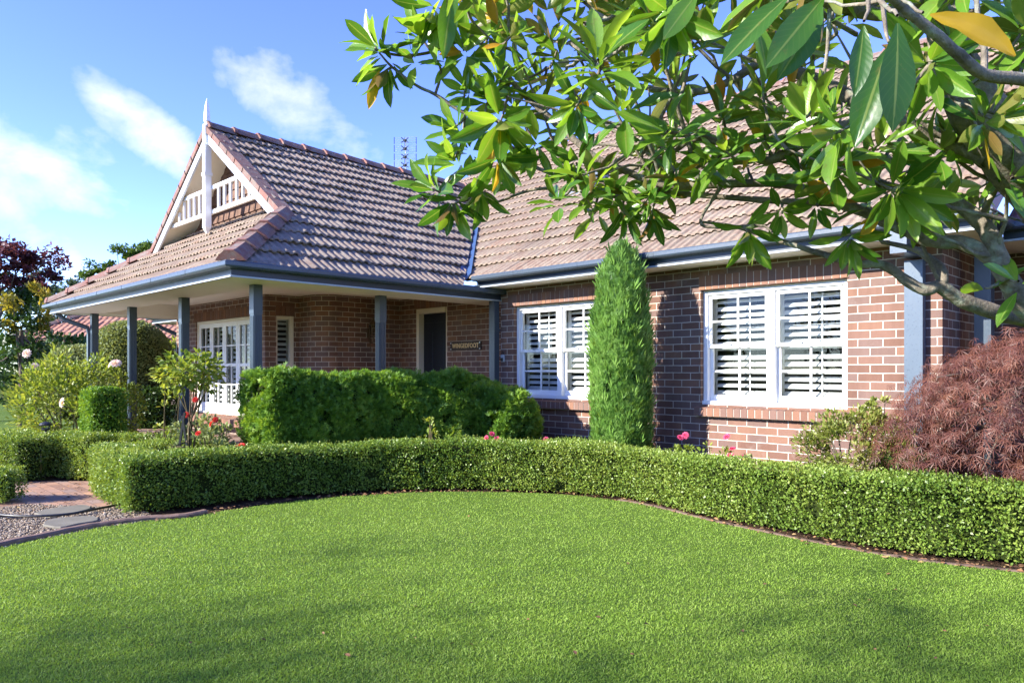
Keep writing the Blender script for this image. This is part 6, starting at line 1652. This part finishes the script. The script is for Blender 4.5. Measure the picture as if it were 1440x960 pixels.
    a, b = np.array(tuple(P(1298, 18, 1.36))), np.array(tuple(P(1437, 70, 1.34)))
    yw = Foliage(); mag_leaves(yw, a[None], (b-a)[None], (Z*0.25 - camd)[None], np.array([np.linalg.norm(b-a)]), np.array([0.7]), np.random.default_rng(4), curve=np.array([0.10]))
    q = allp[np.argmin(np.linalg.norm(allp - a, axis=1))]; twig(q, a, 0.004, 0.003)
    for (x0, y0, x1, y1, d) in [(1008, 100, 1016, 133, 2.6), (1052, 188, 1046, 232, 2.6), (1015, 178, 1020, 200, 2.6), (535, 95, 520, 142, 2.92), (1205, 318, 1225, 308, 2.5), (818, 135, 812, 172, 2.55), (856, 285, 862, 300, 2.88), (1240, 298, 1215, 328, 2.5)]:
        a, b = np.array(tuple(P(x0, y0, d))), np.array(tuple(P(x1, y1, d)))
        mag_leaves(yl, a[None], (b-a)[None], (-camd + r.normal(0, 0.3, 3))[None], np.array([np.linalg.norm(b-a)*1.2]), np.array([r.random()]), r)
    br.build('trunk', [M['mag_bark']], root, True)
    fo_ = fo.build('foliage', [M['mag_leaf']], root, True)
    tv = MAGT[0]; nlf = len(fo_.data.vertices)//len(tv)
    for nm_, col in (('across', np.tile(np.array([1, .5, 0, .5, 1]), len(tv)//5)), ('along', tv[:, 0])):
        at = fo_.data.attributes.new(nm_, 'FLOAT', 'POINT'); at.data.foreach_set('value', np.tile(col, nlf).astype(np.float32))
    yl.build('yellow_leaves', [M['mag_yellow']], root, True)['label'] = 'scattered yellow leaves among the green'
    yw.build('yellow_leaf', [M['mag_yellow']], root, True)['label'] = 'large bright yellow leaf at the top right'
magnolia()

# ================================================================== trees that stand left of the picture and shade the lawn
def shade_tree(x, y, h, label, seed, rx, n, zc):
    r = np.random.default_rng(seed)
    tree('shade_tree', (x, y), h, [(0, 0, zc, rx, rx, rx*0.62), (rx*0.6, rx*0.5, zc-0.3, rx*0.7, rx*0.7, rx*0.4), (-rx*0.6, -rx*0.4, zc+0.3, rx*0.7, rx*0.7, rx*0.4)], n, 0.085, 'mid_leaf', label, seed, clumps=50, cl=0.55, trunk=0.05, hollow=0.0)

def cam_pt(r_, d_): return ((r_ - d_)*S2, (r_ + d_)*S2)
shade_tree(*cam_pt(-17.5, -4.0), 11.5, 'broad open tree standing far to the left of the lawn', 501, 2.5, 5200, 9.2)
shade_tree(*cam_pt(-11.6, -2.9), 9.5, 'slender open tree standing to the left of the lawn', 502, 1.6, 2600, 7.8)
for i, (x, y, h, rx) in enumerate([(-20, -17, 6.0, 2.6), (-13, -21, 7.0, 3.0), (-6, -19, 6.0, 2.7), (1, -21, 7.0, 3.0), (8, -18, 6.2, 2.8), (15, -20, 7.0, 3.0), (22, -16, 6.5, 3.0)]):
    tree('street_tree', (x, y), h, [(0, 0, h*0.55, rx, rx, h*0.42)], 2200, 0.32, 'dark_leaf' if i % 2 else 'mid_leaf', 'round street tree in the row behind the viewer', 510+i, group='street trees behind the viewer', clumps=40, cl=0.4, hollow=0.3)

# dry leaves blown against the hedge foot and a few on the grass
def litter():
    r = np.random.default_rng(909); fo = Foliage(); t = norm_rows(np.gradient(edge, axis=0)); nn = np.stack([-t[:, 1], t[:, 0]], 1)
    k = r.integers(20, len(edge), 900); o = r.uniform(-0.02, 0.20, 900) * r.random(900)**0.5
    p = np.concatenate([edge[k] + nn[k]*o[:, None] + r.normal(0, 0.03, (900, 2)), np.full((900, 1), 0.012)], 1)
    a = r.uniform(0, 6.28, 900); ax = np.stack([np.cos(a), np.sin(a), r.normal(0, 0.2, 900)], 1)
    fo.leaves(p, ax, np.array([0, 0, 1.0]) + rand_unit(r, 900)*0.5, r.uniform(0.015, 0.045, 900), T_FOLD, r.random(900))
    q = np.array([tuple(G(r.uniform(60, 1400), r.uniform(705, 930), 0.016)) for _ in range(46)]); q = q[inside(LAWN_POLY, q[:, :2])]; m = len(q)
    a = r.uniform(0, 6.28, m); ax = np.stack([np.cos(a), np.sin(a), r.normal(0, 0.25, m)], 1)
    fo.leaves(q, ax, np.array([0, 0, 1.0]) + rand_unit(r, m)*0.5, r.uniform(0.018, 0.035, m), T_FOLD, r.random(m))
    g = np.array([tuple(G(r.uniform(20, 150), r.uniform(676, 720), 0.012)) for _ in range(70)]); m = len(g)
    a = r.uniform(0, 6.28, m); ax = np.stack([np.cos(a), np.sin(a), r.normal(0, 0.2, m)], 1)
    fo.leaves(g, ax, np.array([0, 0, 1.0]) + rand_unit(r, m)*0.5, r.uniform(0.02, 0.05, m), T_FOLD, r.random(m))
    tag(fo.build('leaf_litter', [M['litter']]), 'dry brown leaf litter along the foot of the hedge and the path', 'leaf litter', kind='stuff')
litter()
